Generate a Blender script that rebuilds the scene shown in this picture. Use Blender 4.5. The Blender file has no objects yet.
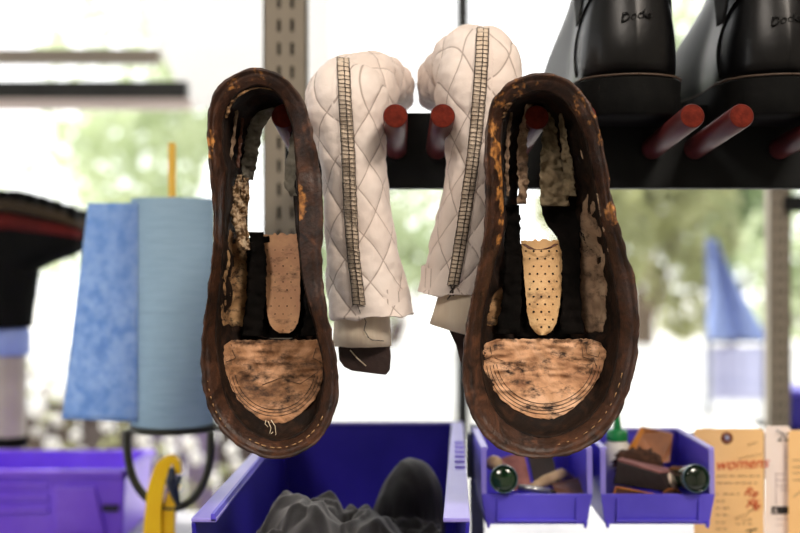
import bpy, math, random
from mathutils import Vector, Matrix, noise
from mathutils.bvhtree import BVHTree
random.seed(7)
F = 51.0 / 36.0 * 800          # focal length in pixels of the 800 wide frame
CZ = 1.45                      # height of the camera
S = bpy.context.scene
COL = S.collection
PI = math.pi

def P(px, py, d):
    """point seen at pixel (px, py) at the depth d in front of the camera"""
    return Vector(((px - 400) * d / F, d, CZ - (py - 266.5) * d / F))

# ------------------------------------------------------------------ materials
def nt(name):
    m = bpy.data.materials.new(name); m.use_nodes = True
    t = m.node_tree; b = t.nodes['Principled BSDF']
    return m, t, b

def srgb(c):
    return tuple((x / 255 / 12.92) if x <= 10 else (((x / 255) + .055) / 1.055) ** 2.4 for x in c) + (1,)

def mat(name, cols, scale=20, rough=.6, bump=0., bscale=None, detail=5, metal=0., spec=.5, dist=0.,
        stretch=(1, 1, 1), lo=.35, hi=.65, sheen=0., coat=0., transl=0., bdist=.001, rvar=0.):
    m, t, b = nt(name); N = t.nodes; L = t.links
    tc = N.new('ShaderNodeTexCoord'); mp = N.new('ShaderNodeMapping'); mp.inputs['Scale'].default_value = stretch
    L.new(tc.outputs['Object'], mp.inputs['Vector'])
    n = N.new('ShaderNodeTexNoise'); n.inputs['Scale'].default_value = scale; n.inputs['Detail'].default_value = detail
    n.inputs['Distortion'].default_value = dist
    n.inputs['Roughness'].default_value = .6
    L.new(mp.outputs[0], n.inputs['Vector'])
    r = N.new('ShaderNodeValToRGB'); e = r.color_ramp.elements
    k = len(cols)
    e[0].position = lo; e[0].color = srgb(cols[0]); e[1].position = hi; e[1].color = srgb(cols[-1])
    for i in range(1, k - 1):
        x = e.new(lo + (hi - lo) * i / (k - 1)); x.color = srgb(cols[i])
    L.new(n.outputs['Fac'], r.inputs['Fac']); L.new(r.outputs[0], b.inputs['Base Color'])
    b.inputs['Roughness'].default_value = rough; b.inputs['Metallic'].default_value = metal
    b.inputs['Specular IOR Level'].default_value = spec
    if sheen: b.inputs['Sheen Weight'].default_value = sheen
    if coat: b.inputs['Coat Weight'].default_value = coat; b.inputs['Coat Roughness'].default_value = .12
    if rvar:
        mr = N.new('ShaderNodeMapRange'); mr.inputs['To Min'].default_value = rough - rvar; mr.inputs['To Max'].default_value = rough + rvar
        L.new(n.outputs['Fac'], mr.inputs['Value']); L.new(mr.outputs[0], b.inputs['Roughness'])
    if bump:
        n2 = N.new('ShaderNodeTexNoise'); n2.inputs['Scale'].default_value = bscale or scale * 4; n2.inputs['Detail'].default_value = 4
        L.new(mp.outputs[0], n2.inputs['Vector'])
        bp = N.new('ShaderNodeBump'); bp.inputs['Strength'].default_value = bump; bp.inputs['Distance'].default_value = bdist
        L.new(n2.outputs['Fac'], bp.inputs['Height']); L.new(bp.outputs[0], b.inputs['Normal'])
    if transl:
        tr = N.new('ShaderNodeBsdfTranslucent'); L.new(r.outputs[0], tr.inputs['Color'])
        mx = N.new('ShaderNodeMixShader'); mx.inputs[0].default_value = transl
        out = N['Material Output']
        L.new(b.outputs[0], mx.inputs[1]); L.new(tr.outputs[0], mx.inputs[2]); L.new(mx.outputs[0], out.inputs['Surface'])
    return m

def flat(name, c, rough=.5, metal=0., spec=.5, **k):
    c2 = tuple(min(255, x * 1.06 + 1) for x in c)
    return mat(name, [c, c2], 15, rough, metal=metal, spec=spec, **k)

def worn(name, base, wearcols, rough=.5, bump=.5, spec=.5, wscale=120):
    """leather whose scuffed places follow the vertex attribute 'wear'"""
    m = mat(name, base, 70, rough, bump, 420, spec=spec, dist=1.2, bdist=.0008, rvar=.12, detail=9, lo=.3, hi=.7)
    t = m.node_tree; N = t.nodes; L = t.links; b = N['Principled BSDF']
    src = b.inputs['Base Color'].links[0].from_socket
    at = N.new('ShaderNodeAttribute'); at.attribute_name = 'wear'
    n = N.new('ShaderNodeTexNoise'); n.inputs['Scale'].default_value = wscale; n.inputs['Detail'].default_value = 6
    tc = N.new('ShaderNodeTexCoord'); L.new(tc.outputs['Object'], n.inputs['Vector'])
    a = N.new('ShaderNodeMath'); a.operation = 'MULTIPLY_ADD'; a.inputs[1].default_value = 1.0
    L.new(at.outputs['Fac'], a.inputs[0]); L.new(n.outputs['Fac'], a.inputs[2])
    mr = N.new('ShaderNodeMapRange'); mr.inputs['From Min'].default_value = .80; mr.inputs['From Max'].default_value = 1.02
    L.new(a.outputs[0], mr.inputs['Value'])
    r = N.new('ShaderNodeValToRGB'); r.color_ramp.elements[0].color = srgb(wearcols[0]); r.color_ramp.elements[1].color = srgb(wearcols[1])
    r.color_ramp.elements[0].position = .4; r.color_ramp.elements[1].position = .65
    L.new(n.outputs['Fac'], r.inputs['Fac'])
    mx = N.new('ShaderNodeMix'); mx.data_type = 'RGBA'
    L.new(mr.outputs[0], mx.inputs[0]); L.new(src, mx.inputs[6]); L.new(r.outputs[0], mx.inputs[7])
    L.new(mx.outputs[2], b.inputs['Base Color'])
    return m

def grimy(name, cols, dirt, dscale=60, rough=.8, lo=.5, hi=.62, weave=0., fine=600):
    """pale lining with dark dirt blotches and specks"""
    m = mat(name, cols, 30, rough, .6, fine, dist=1.0, bdist=.0006)
    t = m.node_tree; N = t.nodes; L = t.links; b = N['Principled BSDF']
    src = b.inputs['Base Color'].links[0].from_socket
    tc = N.new('ShaderNodeTexCoord')
    n = N.new('ShaderNodeTexNoise'); n.inputs['Scale'].default_value = dscale; n.inputs['Detail'].default_value = 9; n.inputs['Roughness'].default_value = .72
    mp2 = N.new('ShaderNodeMapping'); mp2.inputs['Scale'].default_value = (1, 1, 1.9); L.new(tc.outputs['Object'], mp2.inputs['Vector']); L.new(mp2.outputs[0], n.inputs['Vector'])
    mr = N.new('ShaderNodeMapRange'); mr.inputs['From Min'].default_value = lo; mr.inputs['From Max'].default_value = hi
    L.new(n.outputs['Fac'], mr.inputs['Value'])
    mx = N.new('ShaderNodeMix'); mx.data_type = 'RGBA'
    L.new(mr.outputs[0], mx.inputs[0]); L.new(src, mx.inputs[6]); mx.inputs[7].default_value = srgb(dirt)
    L.new(mx.outputs[2], b.inputs['Base Color'])
    return m

M = {}
M['welt'] = worn('brown_leather', [(24, 14, 10), (48, 28, 18), (68, 41, 27), (96, 59, 38)], [(124, 78, 42), (206, 142, 74)], .48, .9, wscale=260)
M['upper'] = worn('dark_upper_leather', [(14, 9, 7), (32, 21, 15), (58, 37, 25)], [(90, 60, 42), (150, 112, 80)], .75, .8, spec=.2)
M['lining'] = grimy('stained_vamp_lining', [(150, 104, 74), (208, 158, 118), (236, 190, 154)], (44, 28, 19), 75, lo=.50, hi=.64)
M['lining_dark'] = grimy('darker_stained_vamp_lining', [(120, 82, 54), (180, 132, 94), (222, 172, 134)], (40, 26, 18), 60, lo=.45, hi=.64)
M['side_lining'] = grimy('grey_side_lining', [(104, 82, 64), (150, 122, 98), (176, 150, 124)], (44, 32, 24), 70, lo=.5, hi=.68)
M['dirty_lining'] = grimy('dirty_side_lining', [(120, 86, 54), (172, 132, 90), (196, 160, 116)], (48, 30, 18), 90, lo=.47, hi=.62)
M['tongue'] = grimy('tan_tongue_leather', [(214, 166, 112), (240, 200, 146)], (96, 66, 44), 40, .6, .56, .72)
M['tongue_pink'] = grimy('pinkish_tongue_leather', [(196, 142, 104), (226, 174, 126)], (100, 60, 40), 60, .6, .52, .72)
M['hole'] = flat('perforation_dark', (22, 15, 11), .9)
M['fluff'] = mat('torn_cream_lining', [(120, 92, 66), (196, 166, 132), (224, 202, 172)], 120, .9, .8, 500, dist=1, transl=.15)
M['olive_flap'] = mat('olive_grey_lining', [(82, 74, 56), (118, 104, 80), (140, 122, 96)], 50, .85, .4, 300)
M['grey_flap'] = mat('pale_grey_lining', [(120, 116, 104), (170, 164, 150)], 60, .85, .4, 300, transl=.25)
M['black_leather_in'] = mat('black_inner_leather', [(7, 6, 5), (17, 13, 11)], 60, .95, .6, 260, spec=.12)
M['thread'] = flat('tan_thread', (176, 140, 98), .8)
M['dark_thread'] = flat('dark_thread', (38, 30, 26), .8)
M['cream_thread'] = flat('cream_thread', (222, 208, 180), .8)
M['peg'] = mat('red_painted_wood', [(74, 28, 30), (98, 40, 40)], 60, .38, .15, 200, stretch=(1, .15, 1))
M['peg_end'] = mat('red_peg_end', [(84, 28, 20), (112, 40, 28)], 180, .8, .3, 500, spec=.1)
M['rail'] = mat('black_steel', [(7, 11, 12), (15, 18, 19)], 12, .6, .1, 90, spec=.25)
M['post'] = mat('beige_painted_steel', [(126, 118, 104), (142, 132, 116)], 8, .5, .05, 90)
M['slot'] = flat('slot_dark', (34, 34, 30), .8)
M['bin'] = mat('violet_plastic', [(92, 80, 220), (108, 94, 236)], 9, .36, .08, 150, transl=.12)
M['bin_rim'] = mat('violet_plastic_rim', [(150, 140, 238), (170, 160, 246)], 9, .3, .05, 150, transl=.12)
M['deep_bin'] = mat('blue_violet_plastic', [(34, 28, 140), (48, 38, 164)], 9, .34, .05, 150)
M['far_bin'] = mat('purple_plastic', [(126, 78, 240), (150, 106, 252)], 9, .35, .05, 150, transl=.1)
M['cloth'] = mat('dark_grey_cloth', [(28, 28, 32), (44, 44, 48)], 30, .95, .4, 900, sheen=.4)
M['boot'] = mat('black_polished_leather', [(6, 6, 7), (12, 12, 14)], 25, .34, .15, 160, spec=.35, bdist=.0005)
M['boot_sole'] = mat('black_rubber', [(7, 8, 8), (15, 15, 14)], 60, .75, .3, 200, spec=.15)
M['boot_seam'] = flat('brown_rand_edge', (74, 58, 46), .6)
M['elastic'] = mat('black_elastic', [(8, 8, 9), (24, 24, 26)], 200, .9, .5, 300, stretch=(1, 1, .1))
M['glass_green'] = mat('dark_green_glass', [(8, 26, 14), (20, 52, 28)], 40, .08, spec=.8, coat=.6)
M['glass_rim'] = mat('clear_bottle_glass', [(60, 84, 90), (90, 116, 120)], 40, .1, spec=.8, coat=.5)
M['white_plastic'] = flat('white_plastic', (214, 212, 206), .4)
M['green_cap'] = flat('green_plastic', (8, 120, 62), .35)
M['tan_leather'] = mat('tan_leather', [(128, 70, 22), (166, 96, 34)], 40, .5, .4, 220)
M['orange_edge'] = mat('orange_leather', [(190, 112, 24), (214, 136, 40)], 40, .5, .3, 220)
M['brown_scrap'] = mat('brown_leather_scrap', [(66, 36, 24), (96, 56, 38)], 40, .6, .5, 220)
M['burgundy'] = mat('burgundy_suede', [(110, 66, 66), (146, 96, 92)], 80, .9, .6, 400)
M['dark_scrap'] = mat('dark_leather_scrap', [(22, 14, 14), (40, 24, 24)], 50, .6, .5, 220)
M['fuzzy'] = mat('brown_fuzzy_bristle', [(44, 26, 18), (86, 56, 40)], 200, .95, 1, 500)
M['cream'] = flat('cream_ball', (226, 208, 192), .5)
M['paper_tan'] = mat('kraft_wrapped_stick', [(150, 124, 96), (184, 158, 126)], 60, .7)
M['silver'] = flat('silver_metal', (170, 172, 178), .3, metal=.8)
M['manila'] = mat('manila_card', [(248, 200, 134), (252, 208, 146)], 8, .8, .1, 300)
M['white_card'] = mat('off_white_card', [(244, 230, 222), (250, 238, 232)], 8, .8, .1, 300)
M['ink_red'] = flat('red_ink', (196, 66, 26), .8)
M['ink_grey'] = flat('grey_print', (150, 124, 92), .8)
M['ink_lilac'] = flat('lilac_print', (168, 150, 150), .8)
M['ink_black'] = flat('black_ink', (34, 32, 32), .8)
M['eyelet'] = mat('brown_eyelet_ring', [(112, 56, 32), (140, 78, 46)], 200, .5)
M['blue_roll'] = mat('blue_paper', [(138, 170, 196), (154, 184, 208)], 30, .95, .6, 8, stretch=(1, 1, 30), bdist=.002)
M['blue_sheet'] = mat('blue_paper_sheet', [(146, 184, 230), (190, 214, 244)], 70, .95, .7, 200, transl=.62)
M['holder'] = mat('dark_olive_metal', [(44, 46, 40), (58, 60, 52)], 20, .45, metal=.3)
M['yellow'] = mat('yellow_plastic', [(250, 196, 8), (252, 208, 16)], 12, .4)
M['yellow_rod'] = mat('yellow_painted_rod', [(236, 196, 84), (244, 206, 96)], 12, .5, transl=.3)
M['blue_black'] = mat('blue_black_rubber', [(20, 32, 52), (34, 50, 76)], 60, .5)
M['far_black'] = mat('far_black_leather', [(7, 9, 9), (16, 16, 16)], 20, .9, spec=.1)
M['far_red'] = mat('dark_red_stripe', [(70, 16, 14), (96, 22, 20)], 10, .8, spec=.2)
M['far_olive'] = mat('olive_welt', [(46, 38, 28), (66, 54, 38)], 10, .8, spec=.2)
M['far_blue'] = mat('pale_blue_cap', [(120, 140, 200), (140, 160, 216)], 10, .6)
M['pole_grey'] = mat('warm_grey_pole', [(150, 142, 134), (166, 158, 148)], 10, .5)
M['slate'] = mat('slate_steel', [(62, 70, 96), (78, 86, 112)], 10, .5)
M['bench'] = mat('pale_grey_bench', [(160, 160, 166), (186, 186, 190)], 8, .5)
M['wall'] = mat('painted_wall', [(168, 162, 152), (178, 172, 162)], 3, .85)
M['ceil'] = mat('painted_ceiling', [(204, 200, 192), (212, 208, 200)], 3, .9)
M['floor'] = mat('grey_floor', [(96, 92, 88), (120, 116, 110)], 3, .7)
M['win_dark'] = mat('dark_window_frame', [(24, 28, 28), (34, 38, 38)], 6, .5)
M['win_beige'] = mat('beige_window_bar', [(150, 140, 128), (166, 156, 142)], 6, .5)
M['win_pink'] = mat('pale_window_sill', [(214, 200, 196), (224, 212, 208)], 6, .6)
M['awning'] = mat('white_awning', [(244, 244, 244), (250, 250, 250)], 2, .7, transl=.6)
M['ground'] = mat('pale_concrete', [(206, 204, 198), (222, 220, 214)], 1.2, .85)
M['low_wall'] = mat('white_render', [(232, 232, 230), (240, 240, 238)], 2, .85)
M['fence'] = mat('brown_boards', [(44, 34, 32), (70, 56, 56)], 6, .8, stretch=(6, 1, .6))
M['lilac_board'] = mat('lilac_board', [(88, 76, 108), (106, 92, 126)], 3, .8)
M['leaf_pale'] = mat('pale_green_leaves', [(176, 190, 150), (206, 214, 180)], 1.5, .6, transl=.4)
M['leaf_mid'] = mat('mid_green_leaves', [(120, 142, 100), (156, 172, 124)], 1.5, .6, transl=.4)
M['leaf_olive'] = mat('olive_green_leaves', [(138, 142, 100), (176, 178, 130)], 1.5, .6, transl=.4)
M['bark'] = mat('grey_brown_bark', [(84, 70, 58), (112, 96, 80)], 8, .9)
M['highlight_ball'] = flat('white_highlight_balls', (250, 248, 244), .6, transl=.3)  # white of the balls that imitate out-of-focus highlights
M['tarp'] = mat('blue_canvas', [(132, 152, 204), (150, 170, 218)], 2, .8, transl=.3)
M['lavender'] = mat('lavender_fabric', [(176, 180, 216), (196, 200, 230)], 3, .8)
M['lampglass'] = None

# quilted cloth: UV holds the two diamond coordinates
def quilt_mat():
    m = mat('white_quilted_cloth', [(238, 222, 212), (248, 236, 228)], 14, .85, .35, 500, sheen=.2, transl=.08, bdist=.0006)
    t = m.node_tree; N = t.nodes; L = t.links; b = N['Principled BSDF']
    src = b.inputs['Base Color'].links[0].from_socket
    uv = N.new('ShaderNodeUVMap'); uv.uv_map = 'quilt'
    sp = N.new('ShaderNodeSeparateXYZ'); L.new(uv.outputs[0], sp.inputs[0])
    def mth(op, a, bv=None):
        n = N.new('ShaderNodeMath'); n.operation = op
        if hasattr(a, 'links'): L.new(a, n.inputs[0])
        else: n.inputs[0].default_value = a
        if bv is not None:
            if hasattr(bv, 'links'): L.new(bv, n.inputs[1])
            else: n.inputs[1].default_value = bv
        return n.outputs[0]
    def line(s):
        return mth('ABSOLUTE', mth('SUBTRACT', mth('FRACT', mth('ADD', s, .5)), .5))
    d = mth('MINIMUM', line(sp.outputs[0]), line(sp.outputs[1]))
    mr = N.new('ShaderNodeMapRange'); mr.inputs['From Min'].default_value = .010; mr.inputs['From Max'].default_value = .03
    mr.inputs['To Min'].default_value = .62; mr.inputs['To Max'].default_value = 0
    L.new(d, mr.inputs['Value'])
    mx = N.new('ShaderNodeMix'); mx.data_type = 'RGBA'
    L.new(mr.outputs[0], mx.inputs[0]); L.new(src, mx.inputs[6]); mx.inputs[7].default_value = srgb((120, 92, 80))
    L.new(mx.outputs[2], b.inputs['Base Color'])
    return m
M['quilt'] = quilt_mat()

def glass():
    m, t, b = nt('window_glass'); N = t.nodes; L = t.links
    tr = N.new('ShaderNodeBsdfTransparent'); gl = N.new('ShaderNodeBsdfGlossy'); gl.inputs['Roughness'].default_value = .02
    mx = N.new('ShaderNodeMixShader'); mx.inputs[0].default_value = .05
    L.new(tr.outputs[0], mx.inputs[1]); L.new(gl.outputs[0], mx.inputs[2]); L.new(mx.outputs[0], N['Material Output'].inputs['Surface'])
    return m
M['glass'] = glass()

def emis(name, c, s):
    m, t, b = nt(name); b.inputs['Emission Color'].default_value = c + (1,); b.inputs['Emission Strength'].default_value = s
    return m

# ------------------------------------------------------------------ mesh tools
class MB:
    def __init__(s): s.v = []; s.f = []; s.mi = []; s.cur = 0; s.uv = None; s.wear = None
    def face(s, idx): s.f.append(tuple(idx)); s.mi.append(s.cur)
    def hexa(s, p):
        """eight corners: bottom 4 around, top 4 around"""
        b = len(s.v); s.v += [Vector(q) for q in p]
        for q in ((3, 2, 1, 0), (4, 5, 6, 7), (0, 1, 5, 4), (1, 2, 6, 5), (2, 3, 7, 6), (3, 0, 4, 7)): s.face([b + i for i in q])
        return s
    def box(s, a, c):
        x0, y0, z0 = a; x1, y1, z1 = c
        return s.hexa([(x0, y0, z0), (x1, y0, z0), (x1, y1, z0), (x0, y1, z0), (x0, y0, z1), (x1, y0, z1), (x1, y1, z1), (x0, y1, z1)])
    def loft(s, rings, cap=True, closed=True):
        b = len(s.v); n = len(rings[0])
        for r in rings: s.v += [Vector(q) for q in r]
        for i in range(len(rings) - 1):
            for j in range(n if closed else n - 1):
                k = (j + 1) % n
                s.face([b + i * n + j, b + i * n + k, b + (i + 1) * n + k, b + (i + 1) * n + j])
        if cap and closed:
            s.face([b + j for j in range(n)][::-1]); s.face([b + (len(rings) - 1) * n + j for j in range(n)])
        return s
    def tube(s, pts, r, n=8, cap=True):
        pts = [Vector(p) for p in pts]; rings = []
        nrm = None
        for i, p in enumerate(pts):
            t = (pts[min(i + 1, len(pts) - 1)] - pts[max(i - 1, 0)])
            if t.length < 1e-9: t = Vector((0, 0, 1))
            t.normalize()
            if nrm is None:
                nrm = t.orthogonal().normalized()
            nrm = (nrm - t * nrm.dot(t))
            if nrm.length < 1e-6: nrm = t.orthogonal()
            nrm.normalize(); bi = t.cross(nrm)
            rr = r[i] if isinstance(r, (list, tuple)) else r
            rings.append([p + nrm * (rr * math.cos(2 * PI * j / n)) + bi * (rr * math.sin(2 * PI * j / n)) for j in range(n)])
        return s.loft(rings, cap)
    def prism(s, poly, d):
        """poly: closed 3-D outline, extruded by vector d"""
        d = Vector(d); a = [Vector(p) for p in poly]
        return s.loft([a, [p + d for p in a]])
    def ball(s, c, r, n=12, m=8):
        c = Vector(c); rr = r if isinstance(r, (tuple, list)) else (r, r, r)
        rings = []
        for i in range(1, m):
            a = PI * i / m
            rings.append([c + Vector((rr[0] * math.sin(a) * math.cos(2 * PI * j / n), rr[1] * math.sin(a) * math.sin(2 * PI * j / n), rr[2] * math.cos(a))) for j in range(n)])
        return s.loft(rings)
    def build(s, name, mats, parent=None, smooth=True, bevel=0, sub=0, solid=0, soff=0, local=False, angle=None):
        me = bpy.data.meshes.new(name)
        me.from_pydata([tuple(v) for v in s.v], [], s.f)
        if not isinstance(mats, (list, tuple)): mats = [mats]
        for m in mats: me.materials.append(m)
        for p, i in zip(me.polygons, s.mi): p.material_index = i; p.use_smooth = smooth
        if s.uv:
            u = me.uv_layers.new(name='quilt')
            for lp in me.loops: u.data[lp.index].uv = s.uv[lp.vertex_index]
        if s.wear:
            a = me.attributes.new('wear', 'FLOAT', 'POINT'); a.data.foreach_set('value', s.wear)
        me.validate()
        import bmesh
        bm = bmesh.new(); bm.from_mesh(me); 
        if not solid: bmesh.ops.recalc_face_normals(bm, faces=bm.faces)
        bm.to_mesh(me); bm.free()
        if smooth and angle is not None:
            me.set_sharp_from_angle(angle=math.radians(angle))
        o = bpy.data.objects.new(name, me); COL.objects.link(o)
        if parent:
            o.parent = parent
            if not local: o.location = -root_loc(parent)
        if solid:
            k = o.modifiers.new('s', 'SOLIDIFY'); k.thickness = solid; k.offset = soff
        if bevel:
            k = o.modifiers.new('b', 'BEVEL'); k.width = bevel; k.segments = 2; k.limit_method = 'ANGLE'
        if sub:
            k = o.modifiers.new('u', 'SUBSURF'); k.levels = sub; k.render_levels = sub
        return o

def root_loc(o):
    """world position of an un-rotated parent; parts of parts already sit at minus the root"""
    return Vector(o.location) + (root_loc(o.parent) if o.parent else Vector((0, 0, 0)))

def thing(name, label, cat, loc, group=None):
    o = bpy.data.objects.new(name, None); COL.objects.link(o); o.location = loc; o.empty_display_size = .02
    return tag(o, label, cat, group)
def tag(o, label, cat, group=None, kind=None):
    o['label'] = label; o['category'] = cat
    if group: o['group'] = group
    if kind: o['kind'] = kind
    return o
def struct(name, mb, m, label=None, **k):
    o = mb.build(name, m, **k); o['kind'] = 'structure'
    return o

def cr(pts, N, closed=True, per=24):
    """Catmull-Rom through the points, resampled evenly by the length of the first two components"""
    n = len(pts); d = []
    segs = n if closed else n - 1
    for i in range(segs):
        g = lambda j: pts[j % n] if closed else pts[max(0, min(n - 1, j))]
        a, b, c, e = g(i - 1), g(i), g(i + 1), g(i + 2)
        for k in range(per):
            t = k / per
            d.append([.5 * ((2 * q1) + (-q0 + q2) * t + (2 * q0 - 5 * q1 + 4 * q2 - q3) * t * t + (-q0 + 3 * q1 - 3 * q2 + q3) * t ** 3)
                      for q0, q1, q2, q3 in zip(a, b, c, e)])
    d.append(list(pts[0]) if closed else list(pts[-1]))
    cum = [0]
    for i in range(1, len(d)): cum.append(cum[-1] + max(1e-9, math.hypot(d[i][0] - d[i - 1][0], d[i][1] - d[i - 1][1])))
    out = []; j = 0
    for i in range(N):
        L = cum[-1] * i / (N if closed else N - 1)
        while j < len(cum) - 2 and cum[j + 1] < L: j += 1
        f = (L - cum[j]) / (cum[j + 1] - cum[j]); f = max(0, min(1, f))
        out.append([a + (b - a) * f for a, b in zip(d[j], d[j + 1])])
    return out

def fb(p, s, amp, o=0.):
    return noise.noise(Vector(p) * s + Vector((o, o * 1.7, -o))) * amp

def interp(tab, y):
    """piecewise linear table [(y, a, b..)]"""
    if y <= tab[0][0]: return tab[0][1:]
    for p, q in zip(tab, tab[1:]):
        if y <= q[0]:
            f = (y - p[0]) / (q[0] - p[0]); return [a + (b - a) * f for a, b in zip(p[1:], q[1:])]
    return tab[-1][1:]

def text_mesh(name, s, size, loc, m, parent, shear=0., roll=0., ext=.0002):
    cu = bpy.data.curves.new('txt', 'FONT'); cu.body = s; cu.size = size; cu.shear = shear; cu.extrude = ext
    t = bpy.data.objects.new('txt', cu); COL.objects.link(t)
    bpy.context.view_layer.update()
    me = bpy.data.meshes.new_from_object(t.evaluated_get(bpy.context.evaluated_depsgraph_get()))
    bpy.data.objects.remove(t); me.name = name
    me.transform(Matrix.Translation(Vector(loc)) @ Matrix.Rotation(roll, 4, 'Y') @ Matrix.Rotation(PI / 2, 4, 'X'))
    me.materials.clear(); me.materials.append(m)
    o = bpy.data.objects.new(name, me); COL.objects.link(o); o.parent = parent
    if parent: o.location = -root_loc(parent)
    return o

def bvh_of(*objs):
    vs, fs = [], []
    for o in objs:
        b = len(vs); off = Vector(o.location) + (root_loc(o.parent) if o.parent else Vector())
        vs += [v.co + off for v in o.data.vertices]; fs += [[b + i for i in p.vertices] for p in o.data.polygons]
    return BVHTree.FromPolygons(vs, fs)
CAM = Vector((0, 0, CZ))
def hit(bvh, px, py, off=0., dfall=.88):
    d = (P(px, py, 1) - CAM).normalized()
    h = bvh.ray_cast(CAM, d)
    q = h[0] if h[0] is not None else P(px, py, dfall)
    return q - d * off

# ------------------------------------------------------------------ the shoes
D0 = .815
def make_shoe(name, label, ctrl, wear_spots, seed):
    """ctrl: rows (outer x, y, welt inner x, y, welt depth mm, throat x, y, throat depth mm) in photo pixels"""
    bot = P(ctrl[0][0], 455, D0)
    root = thing(name, label, 'shoe', bot)
    N = 340
    c = cr(ctrl, N)
    # welt: the broad rim left when the sole was pulled off
    mb = MB(); rows = []; R = 15
    wear = []
    for k in range(R):
        s = k / (R - 1); row = []
        for i, q in enumerate(c):
            jag = fb((q[0], q[1], seed), .09, 1.6) + fb((q[0], q[1], seed), .35, .5) if k == 0 else 0
            px = q[0] + (q[2] - q[0]) * s; py = q[1] + (q[3] - q[1]) * s
            dd = 1.7 * q[4] * (s ** 1.5) / 1000 - .0009 * math.exp(-((s - .12) / .1) ** 2) + .0008 * math.exp(-((s - .34) / .07) ** 2) + fb((px, py, 3 + seed), .03, .004) + fb((px, py, 9), .10, .0006)
            n = Vector((q[0] - q[2], q[1] - q[3])); n.normalize()
            row.append(P(px + n.x * jag, py + n.y * jag, D0 + dd))
            w = 0
            for (wx, wy, wr, wa) in wear_spots:
                e = math.hypot(px - wx, (py - wy) * .6) / wr
                if e < 1: w = max(w, wa * (1 - e * e))
            if k <= 1: w = max(w, (.16 - .1 * k) + .22 * noise.noise(Vector((px, py, 0)) * .08))
            wear.append(w)
        rows.append(row)
    lipback = [p + Vector((0, .0035, 0)) for p in rows[0]]
    mb.loft([[p + Vector((0, .004, 0)) for p in rows[1]], lipback] + rows, cap=False)
    mb.wear = [0.] * N + wear[:N] + wear
    welt = mb.build('welt', M['welt'], root)
    # upper: the leather wall behind the rim, closing over the toes, open along the throat
    mb = MB(); rings = []; K = 20; wear = []
    for k in range(K):
        s = k / (K - 1); ring = []
        for i, q in enumerate(c):
            A = P(q[2], q[3], D0 + 1.7 * q[4] / 1000 + fb((q[2], q[3], 3 + seed), .03, .004)); B = P(q[5], q[6], D0 + q[7] / 1000)
            l = (1 - math.cos(s * PI / 2)) ** 1.1; dp = math.sin(s * PI / 2)
            p = Vector((A.x + (B.x - A.x) * l, A.y + (B.y - A.y) * dp, A.z + (B.z - A.z) * l))
            w = math.sin(s * PI)
            p += Vector((fb(p, 70, .0022, seed), fb(p, 55, .003, seed + 4), fb(p, 70, .0018, seed + 8))) * min(1, w + .25)
            p.x += .0012 * math.sin(p.z * 260 + seed) * w * (1 if q[1] < 320 else .2)
            ring.append(p); 
            wear.append(max(0, .22 * noise.noise(p * 60)) if s < .2 else 0)
        rings.append(ring)
    mb.loft(rings, cap=False); mb.wear = wear
    up = mb.build('upper', M['upper'], root, solid=.0018, soff=0)
    return root, welt, up, c

def patch(name, rows_tab, bvh, m, parent, off=.0012, nx=36, ny=36, ragged=1., crump=.0, dfall=.88, smooth_it=0, bulge=0., bowl=None):
    """sheet lying on the surface bvh, its outline given by rows (y, x left, x right)"""
    y0, y1 = rows_tab[0][0], rows_tab[-1][0]
    mb = MB(); rows = []
    for j in range(ny + 1):
        y = y0 + (y1 - y0) * j / ny
        xl, xr = interp(rows_tab, y)
        xl += fb((y, 1, len(name)), .25, ragged * 1.6); xr += fb((y, 5, len(name)), .25, ragged * 1.6)
        row = []
        for i in range(nx + 1):
            u = i / nx; x = xl + (xr - xl) * u
            yy = y + (fb((x, 3, 1), .3, ragged * 1.3) if j in (0, ny) else 0)
            e = min(u, 1 - u, j / ny, 1 - j / ny)
            if bowl:
                q = hit(bvh, x, yy, off, dfall); rho = min(1.2, math.hypot((x - bowl[0]) / bowl[2], (yy - bowl[1]) / bowl[3]))
                dd = min(q.y, D0 + .047 - .011 * rho ** 3 + crump * noise.noise(Vector((x * .1, yy * .07, 2))) + crump * .8 * noise.noise(Vector((x * .05, yy * .25, 8))))
                row.append(P(x, yy, dd)); continue
            q = hit(bvh, x, yy, off + bulge * math.sin(u * PI) * math.sin(PI * j / ny) + crump * abs(noise.noise(Vector((x * .13, yy * .05, 2)))) * min(1, e * 8), dfall)
            row.append(q)
        rows.append(row)
    # drop depth jumps
    for j in range(ny + 1 if not bowl else 0):
        for i in range(1, nx + 1):
            if abs(rows[j][i].y - rows[j][i - 1].y) > .012:
                d = rows[j][i] - CAM; rows[j][i] = CAM + d * (rows[j][i - 1].y / rows[j][i].y)
    dep = [[p.y for p in r] for r in rows]
    for _ in range(smooth_it):
        dep = [[(dep[j][i] * 2 + dep[max(0, j - 1)][i] + dep[min(ny, j + 1)][i] + dep[j][max(0, i - 1)] + dep[j][min(nx, i + 1)]) / 6 for i in range(nx + 1)] for j in range(ny + 1)]
    if smooth_it:
        for j in range(ny + 1):
            for i in range(nx + 1):
                p = rows[j][i]; y_ = min(p.y, dep[j][i]) ; rows[j][i] = CAM + (p - CAM) * (y_ / p.y)
    mb.loft(rows, cap=False, closed=False)
    return mb.build(name, m, parent, solid=.0007, soff=0)

def lines_on(name, polys, bvh, m, parent, r=.00035, off=.0022, dfall=.88):
    mb = MB()
    for pl in polys: mb.tube([hit(bvh, x, y, off, dfall) for x, y in pl], r, 5)
    return mb.build(name, m, parent)

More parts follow.
